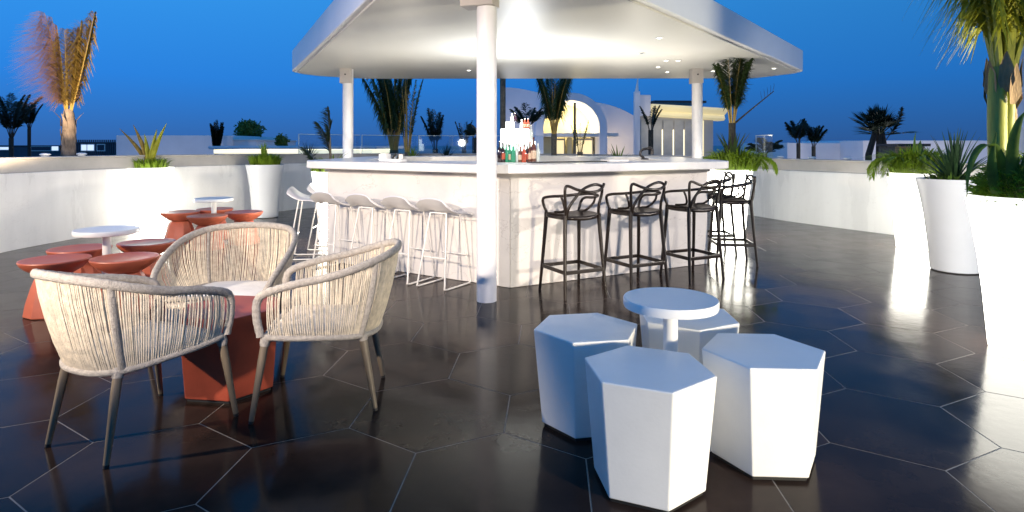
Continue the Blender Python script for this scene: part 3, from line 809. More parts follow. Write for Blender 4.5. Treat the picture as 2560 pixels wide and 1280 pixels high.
def fern(name, label, p, n, seed, trail):
    rnd = random.Random(seed)
    t = thing(name, label, 'fern', (p.x, p.y, .96), 0)
    m = MB(); tuft(m, (0, 0, .02), .30, n, .16, .50, .011, 1.1, rnd, hang=.03)
    for az_, L, dr in trail:
        frond(m, (.12*math.cos(az_), .12*math.sin(az_), .08), az_, .75, L, rnd, dr, .15, 46, .010, .006, None, .9, (0, 0), .05)
    m.build('foliage', M['lime'], t, 60)
    return t
fern('trailing_fern', 'bushy fern trailing over the rim of the far glowing planter on the right', P_R1, 1000, 31, [(PI*1.04, .72, 2.6), (PI*1.12, .6, 2.4), (PI*.95, .55, 2.0), (PI*1.4, .4, 2.0), (.2, .5, 1.8), (PI*.7, .5, 1.8)])
fern('trailing_fern', 'fern hanging over the counter end at the glowing planter behind the bar', P_B2+Vector((.1, 0, .12)), 700, 32, [(-.15, .62, 2.5), (-.4, .6, 2.5), (.25, .5, 2.3), (PI, .5, 1.8), (2.6, .45, 1.6)])
# snake-like upright leaves in the far right planter
t = thing('upright_plant', 'twisted upright green leaves rising from the trailing fern', 'plant', (P_R1.x, P_R1.y, .93), 0)
for dx, h, tw in ((.0, .62, .9), (.06, .50, -.7), (-.04, .42, .5), (.24, .40, .4), (.30, .36, -.3)):
    q = MB(); pts = [Vector((dx*u+.02*math.sin(u*7), .03*math.cos(u*6), h*u)) for u in [i/7 for i in range(8)]]
    q.blade(pts, [.04, .065, .075, .075, .066, .052, .030, .002], (math.cos(tw), math.sin(tw), 0), .5); q.build('leaf', M['lime'] if tw > -.5 else M['green'], t, 60)
# agave
t = thing('agave', 'dark spiky agave standing in the middle planter on the right', 'plant', (P_R2.x-.02, P_R2.y, .93), 0)
rnd = random.Random(41)
m = MB(); rosette(m, (0, 0, 0), 64, .66, .017, rnd, .98, .22, .05); m.build('spiky_leaves', M['agave'], t, 60)
m = MB(); tuft(m, (0, 0, -.01), .24, 260, .10, .22, .009, .9, rnd); m.build('undergrowth', M['green'], t, 60)

# near right palm with its bush
PX = P_R3.x-.19; PY = P_R3.y+.02
t = thing('yellow_palm', 'tall yellow green palm with brown sheaths in the near right planter', 'palm', (PX, PY, .93), 0)
rnd = random.Random(51)
def stem(pts, rad, m_, nm='stem'): return MB().tube(spline(pts, 5), rad if not hasattr(rad, '__len__') else rad, 14).build(nm, m_, t, 60)
stem([(-.035, 0, 0), (-.03, .0, .3), (-.035, 0, .6), (-.03, 0, .95)], .055, M['sheath'])
stem([(.035, .03, 0), (.04, .02, .4), (.05, .02, .75), (.07, .0, 1.1)], .045, M['sheath'])
stem([(.09, -.01, .0), (.08, 0, .35), (.075, .02, .8)], .026, M['fibre'])
fb = MB()
for k in range(9):
    a = k*2.4; z = .80+.016*k; r = .074
    o_ = Vector((math.cos(a), math.sin(a), 0)); c = Vector((.01, .01, 0))
    fb.blade([c+o_*r*.95+Vector((0, 0, z-.13)), c+o_*(r+.012)+Vector((0, 0, z-.06)), c+o_*(r+.012)+Vector((0, 0, z+.04)), c+o_*(r+.03)+Vector((0, 0, z+.13))], [.02, .045, .036, .004], (-math.sin(a), math.cos(a), 0), -.25)
fb.build('fibre_sheath', M['fibre'], t, 60)
for k in range(11):
    a = k*2.39996+.4; e = R(rnd.uniform(76, 88))
    q = MB(); frond(q, (.01+.03*math.cos(a), .03*math.sin(a), .86), a, e, rnd.uniform(1.5, 1.9), rnd, .3, .50, 84, .0085, .022, None, .9, (0, 1), .16, (1, 1), .1)
    q.build('frond', [M['sheath'], M['palm_yellow']], t, 60)
t2 = thing('broad_leaf_plant', 'broad arching olive leaves at the foot of the yellow palm', 'plant', (PX-.02, PY-.08, .93), 0)
for pts, w in ((((0, 0, .0), (-.05, -.02, .25), (-.14, -.05, .42), (-.25, -.06, .40), (-.31, -.06, .26), (-.32, -.06, .10)), .030), (((0, 0, 0), (-.02, -.05, .2), (-.04, -.08, .42), (-.02, -.1, .58), (.03, -.1, .66)), .034),
               (((.04, 0, 0), (.06, -.04, .2), (.09, -.06, .40), (.11, -.06, .58), (.10, -.05, .72)), .032), (((.05, 0, 0), (.14, -.05, .15), (.24, -.08, .30), (.34, -.1, .40)), .03), (((-.05, 0, 0), (-.12, -.03, .18), (-.15, -.05, .36), (-.13, -.06, .52)), .03),
               (((.02, -.02, 0), (.0, -.1, .2), (.02, -.16, .34), (.04, -.2, .38)), .034)):
    P = spline(pts, 4); n = len(P)
    q = MB(); q.blade(P, [w*max(.03, math.sin(PI*min(.97, .25+.75*i/(n-1)))) for i in range(n)], (.85, -.5, 0), .45); q.build('leaf', M['green'], t2, 60)
t3 = thing('lime_bush', 'dense lime green bush spilling over the near right planter rim', 'plant', (PX+.13, PY-.04, .95), 0)
m = MB(); rnd = random.Random(55)
for _ in range(3600):
    a = rnd.uniform(0, 2*PI); ph = math.acos(rnd.uniform(-.15, 1)); rr_ = rnd.uniform(.7, 1.02)
    c = Vector((.285*math.sin(ph)*math.cos(a), .28*math.sin(ph)*math.sin(a), .08+.26*math.cos(ph)))*rr_
    d = (c-Vector((0, 0, -.1))).normalized()+Vector((rnd.gauss(0, .5), rnd.gauss(0, .5), rnd.gauss(0, .4)))
    d.normalize(); l = rnd.uniform(.035, .075)
    m.blade([c, c+d*l*.5, c+d*l+Vector((0, 0, -.012))], [.004, .0065, .0005], d.orthogonal(), .3)
m.build('foliage', M['lime'], t3, 60)

# palm in the glowing planter at the west end of the bar
t = thing('flag_palm', 'thin dark palm with a flag shaped crown behind the west end of the bar', 'palm', (P_B1.x-.10, P_B1.y, .93), 0)
MB().tube([(0, 0, 0), (.01, 0, .3), (.0, 0, .55)], [.022, .018, .014], 8).build('trunk', M['trunk_mid'], t, 60)
rnd = random.Random(61); m = MB()
frond(m, (0, 0, .40), .4, R(88), .55, rnd, .1, .22, 50, .012, .008, (-.25, 0, 0), .2, (0, 1), .1)
frond(m, (0, 0, .30), 2.8, R(80), .5, rnd, .5, .18, 30, .010, .008, (-.2, 0, 0), .2, (0, 1), .1)
frond(m, (-.1, 0, .02), 2.9, R(58), .5, rnd, .4, .16, 30, .012, .008, None, .2, (0, 1), .2)
m.build('crown', [M['trunk_dark'], M['palm_dark']], t, 60)
t = thing('grass_tuft', 'broad green tuft peeping over the west end of the counter', 'plant', (P_B1.x-.05, P_B1.y, .93), 0)
m = MB(); rosette(m, (0, 0, .02), 40, .42, .016, rnd, .8, .25, .3); tuft(m, (0, 0, 0), .28, 220, .2, .36, .009, 1, rnd); m.build('foliage', M['lime'], t, 60)

# palm behind the east column
t = palm('green_palm', 'dark green palm with a bare pointing stalk behind the east column', 'palm', P_B2.x+.05, P_B2.y, .93, 1.70, .06, 11, 1.15, (75, 89), .3, .28, 'palm_green', 'trunk_dark', 71, 50, .013, None, .5)
q = MB(); q.tube(spline([(.02, 0, .75), (.25, -.02, .95), (.62, -.02, 1.25)], 5), [.016-.001*i for i in range(11)], 6)
for k in range(5): q.blade([(.45+.04*k, -.02, 1.10+.035*k), (.43+.05*k, -.02, 1.2+.035*k), (.42+.05*k, -.02, 1.26+.03*k)], [.006, .006, .001], (0, 1, 0))
q.build('bare_stalk', M['trunk_dark'], t, 60)
q = MB(); rnd = random.Random(72)
for k in range(16):
    a = k*2.4; q.blade([Vector((.05*math.cos(a), .05*math.sin(a), .05)), Vector((.12*math.cos(a), .12*math.sin(a), .4)), Vector((.26*math.cos(a), .26*math.sin(a), .62))], [.018, .02, .002], (-math.sin(a), math.cos(a), 0))
q.build('sheath_leaves', M['palm_green'], t, 60)

# ------------------------------------------------------------------ the lit palm beyond the west parapet
LX, LY = X_at(168, 9.9), 9.9
t = thing('lit_palm', 'tall floodlit golden palm with wind blown dry fronds beyond the west parapet', 'palm', (LX, LY, -4), 0)
trk = [Vector((0, 0, 0)), Vector((.02, 0, 2)), Vector((0, 0, 4)), Vector((.02, 0, 5.15)), Vector((.03, 0, 5.55)), Vector((.02, 0, 5.95))]
MB().tube(spline(trk, 5), [.10]*10+[.13, .12, .115, .11, .105, .102, .10, .098, .096, .095, .094, .092, .09, .085, .08, .06], 14).build('trunk', M['trunk'], t, 60)
bt = MB()
for k in range(26):
    a = k*2.39996; z = 4.9+.031*k; r = .090
    o_ = Vector((math.cos(a), math.sin(a), 0)); c = Vector((.02, 0, 0)); L_ = .15 if k < 23 else .26; ou = .010 if k < 23 else .13
    bt.blade([c+o_*r+Vector((0, 0, z)), c+o_*(r+.010)+Vector((0, 0, z+L_*.5)), c+o_*(r+ou)+Vector((0, 0, z+L_))], [.036, .026, .006], (-math.sin(a), math.cos(a), 0), -.3)
bt.build('leaf_bases', M['trunk'], t, 60)
rnd = random.Random(81)
for az_, el_, L_, dr_, lw_, mm, n_, lf, w_, hg in (
        (PI, 80, 1.70, .10, (-.85, 0, .05), 'palm_dry', 190, .66, .0042, .45), (PI*.96, 83, 1.62, .12, (-.75, 0, .0), 'palm_dry', 170, .62, .0042, .5), (PI*1.06, 86, 1.45, .06, (-.45, 0, .1), 'palm_dry', 120, .5, .006, .4),
        (0, 75.5, 1.70, -.06, (-.18, 0, .12), 'palm_gold', 120, .46, .0095, .75), (.25, 79, 1.55, .0, (-.40, 0, .25), 'palm_gold', 90, .50, .010, .3), (-.3, 81, 1.50, .02, (-.35, 0, .2), 'palm_gold', 90, .46, .010, .4),
        (2.4, 87, 1.40, .0, (-.1, 0, .1), 'palm_gold', 90, .42, .011, .5), (-1.4, 87, 1.36, .0, (-.05, 0, .05), 'palm_gold', 90, .40, .011, .6), (1.3, 86, 1.42, .02, (-.1, 0, .1), 'palm_dry', 80, .42, .011, .5)):
    q = MB(); frond(q, (.02+.035*math.cos(az_), .035*math.sin(az_), 5.86), az_, R(el_), L_, rnd, dr_, lf, n_, w_, .016, None, hg, (0, 1), .09, (1, 1), .1, lw_)
    q.build('frond', [M['rachis'], M[mm]], t, 60)

# ------------------------------------------------------------------ palms, trees and plants beyond the parapet
def gp(px, D): return X_at(px, D), D
for px, D, ytop_trunk, ycrown, kw in (
    (28, 18, 345, 235, dict(name='dark_palm', label='dark spreading palm at the far west edge beyond the parapet', nfr=12, el=(62, 89), droop=.45, leaf=.30, w=.022, n=40, seed=101, tr=.07)),
    (73, 19, 322, 255, dict(name='dark_palm', label='slim dark palm leaning beside the west edge palm', nfr=8, el=(72, 89), droop=.35, leaf=.22, w=.022, n=36, seed=102, tr=.055)),
    (541, 20, 386, 310, dict(name='dark_palm', label='dark tied up column shaped palm over the west planters', nfr=16, el=(80, 90), droop=.12, leaf=.16, w=.035, n=34, seed=103)),
    (985, 15, 375, 165, dict(name='dense_palm', label='dense dark green palm just east of the west column', nfr=16, el=(77, 90), droop=.3, leaf=.36, w=.020, n=60, seed=104, leafm='palm_green', wind=(-.14, 0, 0), fr_r=.03, hang=.9, trunkm='trunk_mid')),
    (1018, 14.5, 380, 200, dict(name='upright_palm', label='thin upright olive palm beside the dense dark palm', nfr=7, el=(79, 89), droop=.15, leaf=.22, w=.014, n=34, seed=105, leafm='palm_green', trunkm='trunk_mid', fr_r=.02)),
    (1088, 19, 372, 282, dict(name='dark_palm', label='small dark palm alone against the sky behind the bar', nfr=9, el=(70, 89), droop=.3, leaf=.3, w=.024, n=34, seed=106, hang=.5)),
    (1160, 22, 375, 310, dict(name='dark_palm', label='narrow dark palm left of the front column in the distance', nfr=7, el=(74, 90), droop=.3, leaf=.22, w=.026, n=20, seed=107)),
    (1186, 22, 345, 303, dict(name='dark_palm', label='dark palm crown touching the edge of the front column', nfr=9, el=(30, 89), droop=.5, leaf=.25, w=.026, n=20, seed=108)),
    (1318, 19, 318, 262, dict(name='dark_palm', label='small dark palm above the lit bottle rack', nfr=9, el=(40, 86), droop=.4, leaf=.32, w=.022, n=26, seed=109)),
    (1385, 14.5, 335, 182, dict(name='olive_palm', label='olive palm with a grey trunk in front of the lit arch', nfr=12, el=(73, 89), droop=.35, leaf=.38, w=.014, n=56, hang=.8, seed=110, leafm='palm_green', trunkm='trunk_mid', fr_r=.02)),
    (1257, 14, 150, 110, dict(name='tall_palm', label='tall fibrous palm trunk rising behind the front column into the canopy edge', nfr=7, el=(60, 85), droop=.5, leaf=.35, w=.015, n=26, seed=111, leafm='palm_green', trunkm='trunk_mid')),
    (1627, 15.5, 325, 262, dict(name='dark_palm', label='dark palm standing before the kiosk panels', nfr=6, el=(70, 88), droop=.4, leaf=.16, w=.02, n=20, seed=112)),
    (1996, 27, 358, 300, dict(name='dark_palm', label='dark palm, left one of the pair over the east parapet', nfr=9, el=(64, 89), droop=.4, leaf=.42, w=.036, n=28, seed=113, hang=.5)),
    (2034, 27, 366, 318, dict(name='dark_palm', label='shorter leaning palm, right one of the pair over the east parapet', nfr=8, el=(60, 87), droop=.35, leaf=.4, w=.036, n=28, seed=114, hang=.5)),
    (1910, 17, 385, 340, dict(name='dark_palm', label='low dark palm behind the glass panel east of the bar', nfr=9, el=(35, 80), droop=.6, leaf=.3, w=.02, n=22, seed=115)),
    (1450, 14, 380, 300, dict(name='thin_palm', label='slender spiky palm sapling at the east side of the lit arch', nfr=5, el=(70, 88), droop=.3, leaf=.10, w=.016, n=14, seed=116, leafm='palm_green', trunkm='trunk_mid')),
):
    x, y = gp(px, D); zc = Z_at(ytop_trunk, D); L = Z_at(ycrown, D)-zc
    tr = .075 if D < 17 else .095
    nm, lab = kw.pop('name'), kw.pop('label')
    if px == 985: tr = .12
    tr = kw.pop('tr', tr)
    palm(nm, lab, 'palm', x, y, -4, zc, tr, kw.pop('nfr'), L*1.08, group=GP, **kw)
# big fan palm
x, y = gp(2198, 24); t = thing('fan_palm', 'broad dark fan palm with three stems over the east parapet', 'palm', (x, y, -4), 0, GP)
for dx in (-.42, 0, .25): MB().tube([(dx*1.1, 0, 0), (dx, 0, 5.0), (dx*.3, 0, 6.0)], [.13, .12, .10], 10).build('trunk', M['trunk_dark'], t, 60)
rnd = random.Random(121); q = MB()
for k in range(30):
    a = rnd.uniform(0, 2*PI); e = R(rnd.uniform(5, 88)); o_ = Vector((math.cos(a), math.sin(a), 0)); b = Vector((0, 0, 5.75))
    d = o_*math.cos(e)+Vector((0, 0, math.sin(e))); h = b+d*rnd.uniform(.35, .8)
    q.tube([b, h], .02, 5)
    sd = d.cross(Vector((0, 0, 1))).normalized()
    for j in range(15):
        f = (j/14-.5)*2.2; dd = (d*math.cos(f)+sd*math.sin(f)).normalized(); l = rnd.uniform(.55, .75)
        q.blade([h, h+dd*l*.55, h+dd*l+Vector((0, 0, -.06))], [.02, .032, .001], dd.cross(Vector((0, 0, 1))) if abs(dd.z) < .95 else (1, 0, 0))
q.build('crown', M['palm_dark'], t, 60)
q = MB(); frond(q, (.2, 0, 5.5), 0.05, R(52), 1.55, rnd, -.5, .45, 30, .03, .02); q.build('frond', [M['trunk_dark'], M['palm_dark']], t, 60)
# hazy round tree
def round_tree(px, D, yt, yb, rpx, label, seed, n, m_):
    rnd = random.Random(seed); x, y = gp(px, D); zt, zb = Z_at(yt, D), Z_at(yb, D); rx = rpx*D/F_PX
    t = thing('round_tree', label, 'tree', (x, y, -4), 0)
    MB().tube([(0, 0, 0), (.05, 0, 3), (0, 0, (zt+zb)/2+4)], [.14, .11, .05], 9).build('trunk', M['trunk_dark'], t, 60)
    q = MB(); c0 = Vector((0, 0, (zt+zb)/2+4))
    for _ in range(n):
        d = Vector((rnd.gauss(0, 1), rnd.gauss(0, 1), rnd.gauss(0, 1))).normalized()
        c = c0+Vector((d.x*rx, d.y*rx, d.z*(zt-zb)/2))*rnd.random()**.4*(1+.25*noise.noise(d*2.3))
        e = Vector((rnd.gauss(0, 1), rnd.gauss(0, 1), rnd.gauss(0, 1))).normalized(); l = rnd.uniform(.08, .18)
        q.blade([c, c+e*l*.5, c+e*l], [.012, .03, .002], e.orthogonal(), .2)
    for _ in range(12):
        d = Vector((rnd.gauss(0, 1), rnd.gauss(0, 1), rnd.gauss(.3, .7))).normalized()
        q.tube([c0+Vector((0, 0, -.4)), c0+Vector((d.x*rx*.8, d.y*rx*.8, d.z*(zt-zb)*.4))], [.03, .008], 5)
    q.build('crown', m_, t, 60)
round_tree(622, 30, 300, 352, 34, 'fuzzy grey green round tree beyond the west planters', 131, 1500, M['green'])
round_tree(704, 26, 336, 372, 15, 'little pale green shrub on the lit roof edge', 132, 420, M['green'])
# tufts at the far parapet
for px, D, h, m_, lab in ((1032, 14.0, .30, 'lime', 'bright green tuft at the foot of the upright palm'), (1545, 10.6, .36, 'green', 'striped agave leaves standing behind the bar island'), (772, 13.4, .40, 'palm_dark', 'dark spiky plant at the parapet west of the bar'), (1117, 14.6, .32, 'palm_dark', 'dark spear leaf plant at the back parapet')):
    x, y = gp(px, D); t = thing('spiky_plant', lab, 'plant', (x, y, 1.0 if px != 1545 else .95), 0)
    q = MB(); rnd = random.Random(px)
    rosette(q, (0, 0, 0), 16 if px == 1545 else 34, h*1.35, .022 if px == 1545 else .014, rnd, .95, .45, .1); q.build('leaves', M[m_], t, 60)
    # its low pot stands on the terrace
    MB().lathe([(.16, -1.0 if px != 1545 else -.948), (.17, -.5), (.19, -.02), (.17, 0)], 24).build('pot', M['planter'], t, 40)

# ------------------------------------------------------------------ buildings beyond the terrace
def block(name, label, px0, px1, D, ytop, depth, m_, cat='building', wins=(), cap=True):
    x0, x1, zt = X_at(px0, D), X_at(px1, D), Z_at(ytop, D)
    t = thing(name, label, cat, ((x0+x1)/2, D+depth/2, -4), 0)
    w, h = x1-x0, zt+4
    MB().box((0, 0, h/2), (w, depth, h)).build('wall', m_, t, 0, .02)
    if cap: MB().box((0, 0, h+.031), (w+.10, depth+.10, .06)).build('roof', M['slab'] if m_ is not M['cladding'] else M['cladding'], t, 0, .01)
    for (a, b, ya, yb, wm) in wins:
        xa, xb, za, zb = X_at(a, D), X_at(b, D), Z_at(yb, D), Z_at(ya, D)
        cx = (xa+xb)/2-(x0+x1)/2
        f = MB().box((cx, -depth/2-.02, (za+zb)/2+4), (xb-xa+.08, .05, zb-za+.08)).build('window', M['slab'], t, 0)
        MB().box((cx, -depth/2-.046, (za+zb)/2+4), (xb-xa, .012, zb-za)).build('pane', M[wm], f, 0)
    return t
b = block('beach_pavilion', 'long dark slatted low building with two lit windows near the sea', 172, 292, 30, 358, 6, M['cladding'], wins=((205, 218, 362, 376, 'win_lit'), (220, 236, 362, 376, 'win_lit'), (245, 262, 362, 376, 'win_dark')))
for k in range(22):
    MB().box((-1.1+k*.105, -3.02, 5.1), (.05, .04, 1.1)).build('slat', M['cladding'], b, 0)
block('beach_hut', 'low dark hut with a glazed front at the west edge', -60, 168, 34, 366, 5, M['cladding'], wins=((80, 128, 367, 376, 'win_dark'), (131, 147, 366, 376, 'win_lit'), (0, 24, 368, 374, 'win_lit')))
block('white_house', 'plain pale blue white block house behind the west planters', 290, 556, 26, 338, 7, M['house'], cap=False)
block('low_annex', 'low pale annex with a thin roof beside the block house', 556, 640, 27, 352, 5, M['house'])
t = block('pool_bar', 'long low pavilion with a glowing cream roof edge beyond the west parapet', 556, 930, 20, 384, 4, M['house_grey'], cap=False)
xx = (X_at(930, 20)-X_at(556, 20))
MB().box((0, -.2, Z_at(384, 20)+4+.07), (xx+.2, 4.4, .13)).build('roof', M['strip'], t, 0, .02)
MB().box((0, -.0, Z_at(378, 20)+4+.12), (xx+.5, 4.9, .10)).build('upper_roof', M['house'], t, 0, .02)
block('grey_wall_house', 'long low grey blue building behind the east palm pair', 1968, 2158, 30, 357, 6, M['house'], cap=False)
block('stepped_house', 'taller grey blue block behind the broad fan palm', 2158, 2520, 28, 351, 6, M['house'], cap=False)
# wooden shed
x0, x1 = X_at(2240, 20), X_at(2312, 20)
t = thing('wooden_shed', 'small brown plank shed with a dark roof behind the far right fern', 'shed', ((x0+x1)/2, 20, -4), 0)
h = Z_at(366, 20)+4
MB().box((0, .5, h/2), (x1-x0, .9, h)).build('wall', M['trunk_mid'], t, 0)
for k in range(9): MB().box((0, .03, h-.035-.062*k), (x1-x0, .03, .052)).build('plank', M['wood'], t, 0)
MB().box((0, .4, h+.045), (x1-x0+.12, 1.2, .085)).build('roof', M['dark'], t, 0)
# tall building at the right edge
t = thing('tall_building', 'tall plain lilac white building wall at the right edge of the view', 'building', (0, 0, -4), 0)
xw = X_at(2524, 10.2)
MB().prism([(xw, 10.2), (xw+6, 10.2), (xw+11, 16.2), (xw+5.1, 16.2)], 0, 12).build('wall', M['house_lilac'], t, 0)
f = MB().box((xw+.36, 10.17, 5.42), (.34, .06, .50)).build('window', M['slab'], t, 0)
MB().box((xw+.36, 10.135, 5.42), (.28, .012, .44)).build('pane', M['win_dark'], f, 0)
# domed building with lit arch
D = 26.0
def fx(px): return X_at(px, D)
def fz(py): return Z_at(py, D)
t = thing('arched_building', 'rounded pale building with a large arch lit warm yellow inside', 'building', (0, 0, 0), 0)
prof = [(1247, 470), (1247, 205), (1265, 201), (1300, 204), (1345, 213), (1400, 224), (1460, 232), (1500, 239), (1550, 249), (1590, 263), (1640, 290), (1640, 470)]
P = spline([(fx(a), fz(b), 0) for a, b in prof[1:-1]], 4); P = [Vector((fx(1247), -4, 0))]+P+[Vector((fx(1640), -4, 0))]
q = MB(); n = len(P); y0, y1 = D+3.2, D+11
q.add([(p.x, y0, p.y) for p in P]+[(p.x, y1, p.y) for p in P], [tuple(range(n))]+[tuple(range(2*n-1, n-1, -1))]+[((i+1) % n, i, n+i, n+(i+1) % n) for i in range(n)])
q.build('vault', M['house_lilac'], t, 25)
cx = (fx(1340)+fx(1518))/2; ro = (fx(1518)-fx(1340))/2; ri = ro-.32; zc = fz(232)-ro
arc_o = [(cx-ro, -4)]+[(cx-ro*math.cos(PI*k/32), zc+ro*math.sin(PI*k/32)) for k in range(33)]+[(cx+ro, -4)]
arc_i = [(cx-ri, -4)]+[(cx-ri*math.cos(PI*k/32), zc+ri*math.sin(PI*k/32)) for k in range(33)]+[(cx+ri, -4)]
q = MB(); n = len(arc_o); ya, yb = D, D+3.18
vs = [(a, y, b) for y in (ya, yb) for a, b in arc_o]+[(a, y, b) for y in (ya, yb) for a, b in arc_i]
fs = []
for i in range(n-1):
    fs += [(i, 2*n+i, 2*n+i+1, i+1), (i, i+1, n+i+1, n+i), (2*n+i+1, 2*n+i, 3*n+i, 3*n+i+1), (n+i, n+i+1, 3*n+i+1, 3*n+i)]
q.add(vs, [f_[::-1] for f_ in fs]); q.build('arch', M['house'], t, 30)
q = MB(); q.add([(a, D+3.1, b) for a, b in arc_i], [tuple(range(n))]); q.build('niche_wall', M['yellow_wall'], t, 0)
MB().box(((fx(1350)+fx(1547))/2, D+1.4, fz(337)), (fx(1547)-fx(1350), 2.6, .16)).build('ledge', M['slab'], t, 0, .02)
for a, b in ((1352, 1388), (1424, 1436), (1500, 1512)):
    MB().box(((fx(a)+fx(b))/2, D+1.2, (fz(340)-4)/2), (fx(b)-fx(a), .3, fz(340)+4-.1)).build('pier', M['yellow_wall'], t, 0, .01)
for a, b in ((1392, 1420), (1442, 1494)):
    f = MB().box(((fx(a)+fx(b))/2, D+1.5, (fz(345)-2)/2), (fx(b)-fx(a), .08, fz(345)+2)).build('door', M['panel'], t, 0)
    MB().box(((fx(a)+fx(b))/2, D+1.455, (fz(347)-2)/2), (fx(b)-fx(a)-.1, .012, fz(347)+2-.1)).build('pane', M['win_warm'], f, 0)
d = bpy.data.lights.new('arch_lamp', 'POINT'); d.energy = 130; d.color = (1, .84, .48); d.shadow_soft_size = .2
lo = bpy.data.objects.new('arch_lamp', d); COL.objects.link(lo); lo.location = (cx+.5, D+1.9, zc+.15)
d = bpy.data.lights.new('arch_lamp', 'POINT'); d.energy = 42; d.color = (1, .78, .48); d.shadow_soft_size = .3
lo = bpy.data.objects.new('arch_lamp', d); COL.objects.link(lo); lo.location = (cx+ro+.9, D+1.7, 1.2)
d = bpy.data.lights.new('facade_fill', 'POINT'); d.energy = 260; d.color = (1, .90, .86); d.shadow_soft_size = .3  # unseen fill light added to brighten the vault wall
lo = bpy.data.objects.new('facade_fill', d); COL.objects.link(lo); lo.location = (X_at(1275, 25), 25, -1.2)
for nm_, pos_, e_ in (('facade_fill', (-14.5, 23, -1.5), 110), ('facade_fill', (14.0, 24, -1.5), 420), ('facade_fill', (19.5, 24, -1.5), 300)):  # fill lights added out of sight to brighten the distant houses
    d = bpy.data.lights.new(nm_, 'POINT'); d.energy = e_; d.color = (1, .90, .86); d.shadow_soft_size = .3
    lo = bpy.data.objects.new(nm_, d); COL.objects.link(lo); lo.location = pos_
# thin post before the arch
MB().tube([(X_at(1437, 16), 16, -4), (X_at(1437, 16), 16, Z_at(257, 16))], .035, 10).build('slim_post', M['trunk_mid'], None, 50)
tag([q for q in SC.objects if q.name == 'slim_post'][0], 'slim bare brown post standing before the lit arch', 'post')
# pylon
D = 17.0
t = thing('white_pylon', 'square white pylon with a thin spire beside the kiosk', 'pylon', (X_at(1592, D), D, -4), 0)
MB().box((0, 0, (Z_at(229, D)+4)/2), (.155, .155, Z_at(229, D)+4)).build('shaft', M['house'], t, 0, .01)
q = MB(); z = Z_at(229, D)+4.001; z2 = Z_at(196, D)+4
q.add([(-.05, -.04, z), (.04, -.04, z), (.04, .04, z), (-.05, .04, z), (.02, -.01, z2), (.035, -.01, z2), (.035, .01, z2), (.02, .01, z2)], [(3, 2, 1, 0), (4, 5, 6, 7), (0, 1, 5, 4), (1, 2, 6, 5), (2, 3, 7, 6), (3, 0, 4, 7)])
q.build('spire', M['house'], t, 0)
# kiosk
D = 18.0
t = thing('kiosk', 'grey panelled kiosk with a glowing cream curved cornice', 'kiosk', (X_at(1598, D), D, -4), R(5), None)
kw = X_at(1800, D)-X_at(1598, D); kz = lambda py: Z_at(py, D)+4
MB().prism([(0, .3), (kw, .3), (kw+.9, 3.6), (1.0, 3.6)], 0, kz(285)).build('wall', M['house_grey'], t, 0)
MB().prism([(-.01, 0), (.35, 0), (1.2, 3.4), (.9, 3.4)], kz(290), kz(237)).build('corner_block', M['house_lilac'], t, 0, .01)
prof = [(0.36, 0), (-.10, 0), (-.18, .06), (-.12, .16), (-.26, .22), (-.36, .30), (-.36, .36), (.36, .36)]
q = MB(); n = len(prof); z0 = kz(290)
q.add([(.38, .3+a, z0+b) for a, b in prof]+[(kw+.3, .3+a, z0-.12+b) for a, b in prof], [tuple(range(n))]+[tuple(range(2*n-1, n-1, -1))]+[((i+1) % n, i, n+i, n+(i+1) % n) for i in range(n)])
q.build('cornice', M['cornice_glow'], t, 0)
MB().box((kw/2+.4, 1.6, z0+.50), (kw*.7, 1.4, .07)).build('roof', M['win_dark'], t, 0)
xs = [.10, .46, .79, 1.13, 1.46, 1.84, 2.1]
for k in range(6):
    w_ = xs[k+1]-xs[k]-.05
    f = MB().box((xs[k]+w_/2+.03, .27, (2+kz(300))/2), (w_, .05, kz(300)-2)).build('panel', M['panel'] if k != 5 else M['win_warm'], t, 0, .006)
    MB().box((xs[k]+w_/2+.03, .238, kz(345)/2+.9), (w_*.4, .02, .02)).build('handle', M['dark'], f, 0)
for k in (2, 3, 4): MB().box((xs[k]+.005, .285, kz(340)-.55), (.03, .03, 1.5)).build('light_strip', M['strip'], t, 0)
d = bpy.data.lights.new('kiosk_lamp', 'POINT'); d.energy = 14; d.color = (1, .86, .6); d.shadow_soft_size = .2
lo = bpy.data.objects.new('kiosk_lamp', d); COL.objects.link(lo); lo.location = (X_at(1700, 17.2), 17.3, Z_at(322, 17.2))

# ------------------------------------------------------------------ glass balustrade on the back parapet
def glass_panel(a, b, z0, z1, lab):
    t = thing('glass_panel', lab, 'glass panel', (0, 0, 0), 0, 'clear glass balustrade panels')
    a, b = Vector(a), Vector(b); d = (b-a).normalized(); nn = Vector((-d.y, d.x))*.006
    MB().prism([(a-nn)[:], (b-nn)[:], (b+nn)[:], (a+nn)[:]], z0, z1).build('pane', M['glass'], t, 0)
    MB().prism([(a-nn*1.3)[:], (a+d*.012-nn*1.3)[:], (a+d*.012+nn*1.3)[:], (a+nn*1.3)[:]], z0, z1+.002).build('edge', M['glass_edge'], t, 0)
    MB().prism([(a-nn*1.6)[:], (b-nn*1.6)[:], (b+nn*1.6)[:], (a+nn*1.6)[:]], z1+.003, z1+.015).build('rail', M['glass_edge'], t, 0)
wl_ = offset_line(WALL, .16)
for k, (i0, i1, lab) in enumerate(((48, 53, 'glass balustrade panel west of the left column'), (53, 57, 'glass balustrade panel behind the dense palm'), (57, 61, 'glass balustrade panel behind the small dark palm'), (61, 65, 'glass balustrade panel just behind the front column'))):
    glass_panel(wl_[i0][:], (wl_[i1]-(wl_[i1]-wl_[i0])*.03)[:], 1.16, 1.60, lab)
a, b = Vector((X_at(1890, 15), 15.0)), Vector((X_at(1932, 14), 14.0))
glass_panel(a[:], b[:], -4, Z_at(339, 14.5), 'tall glass wind screen east of the bar palm')

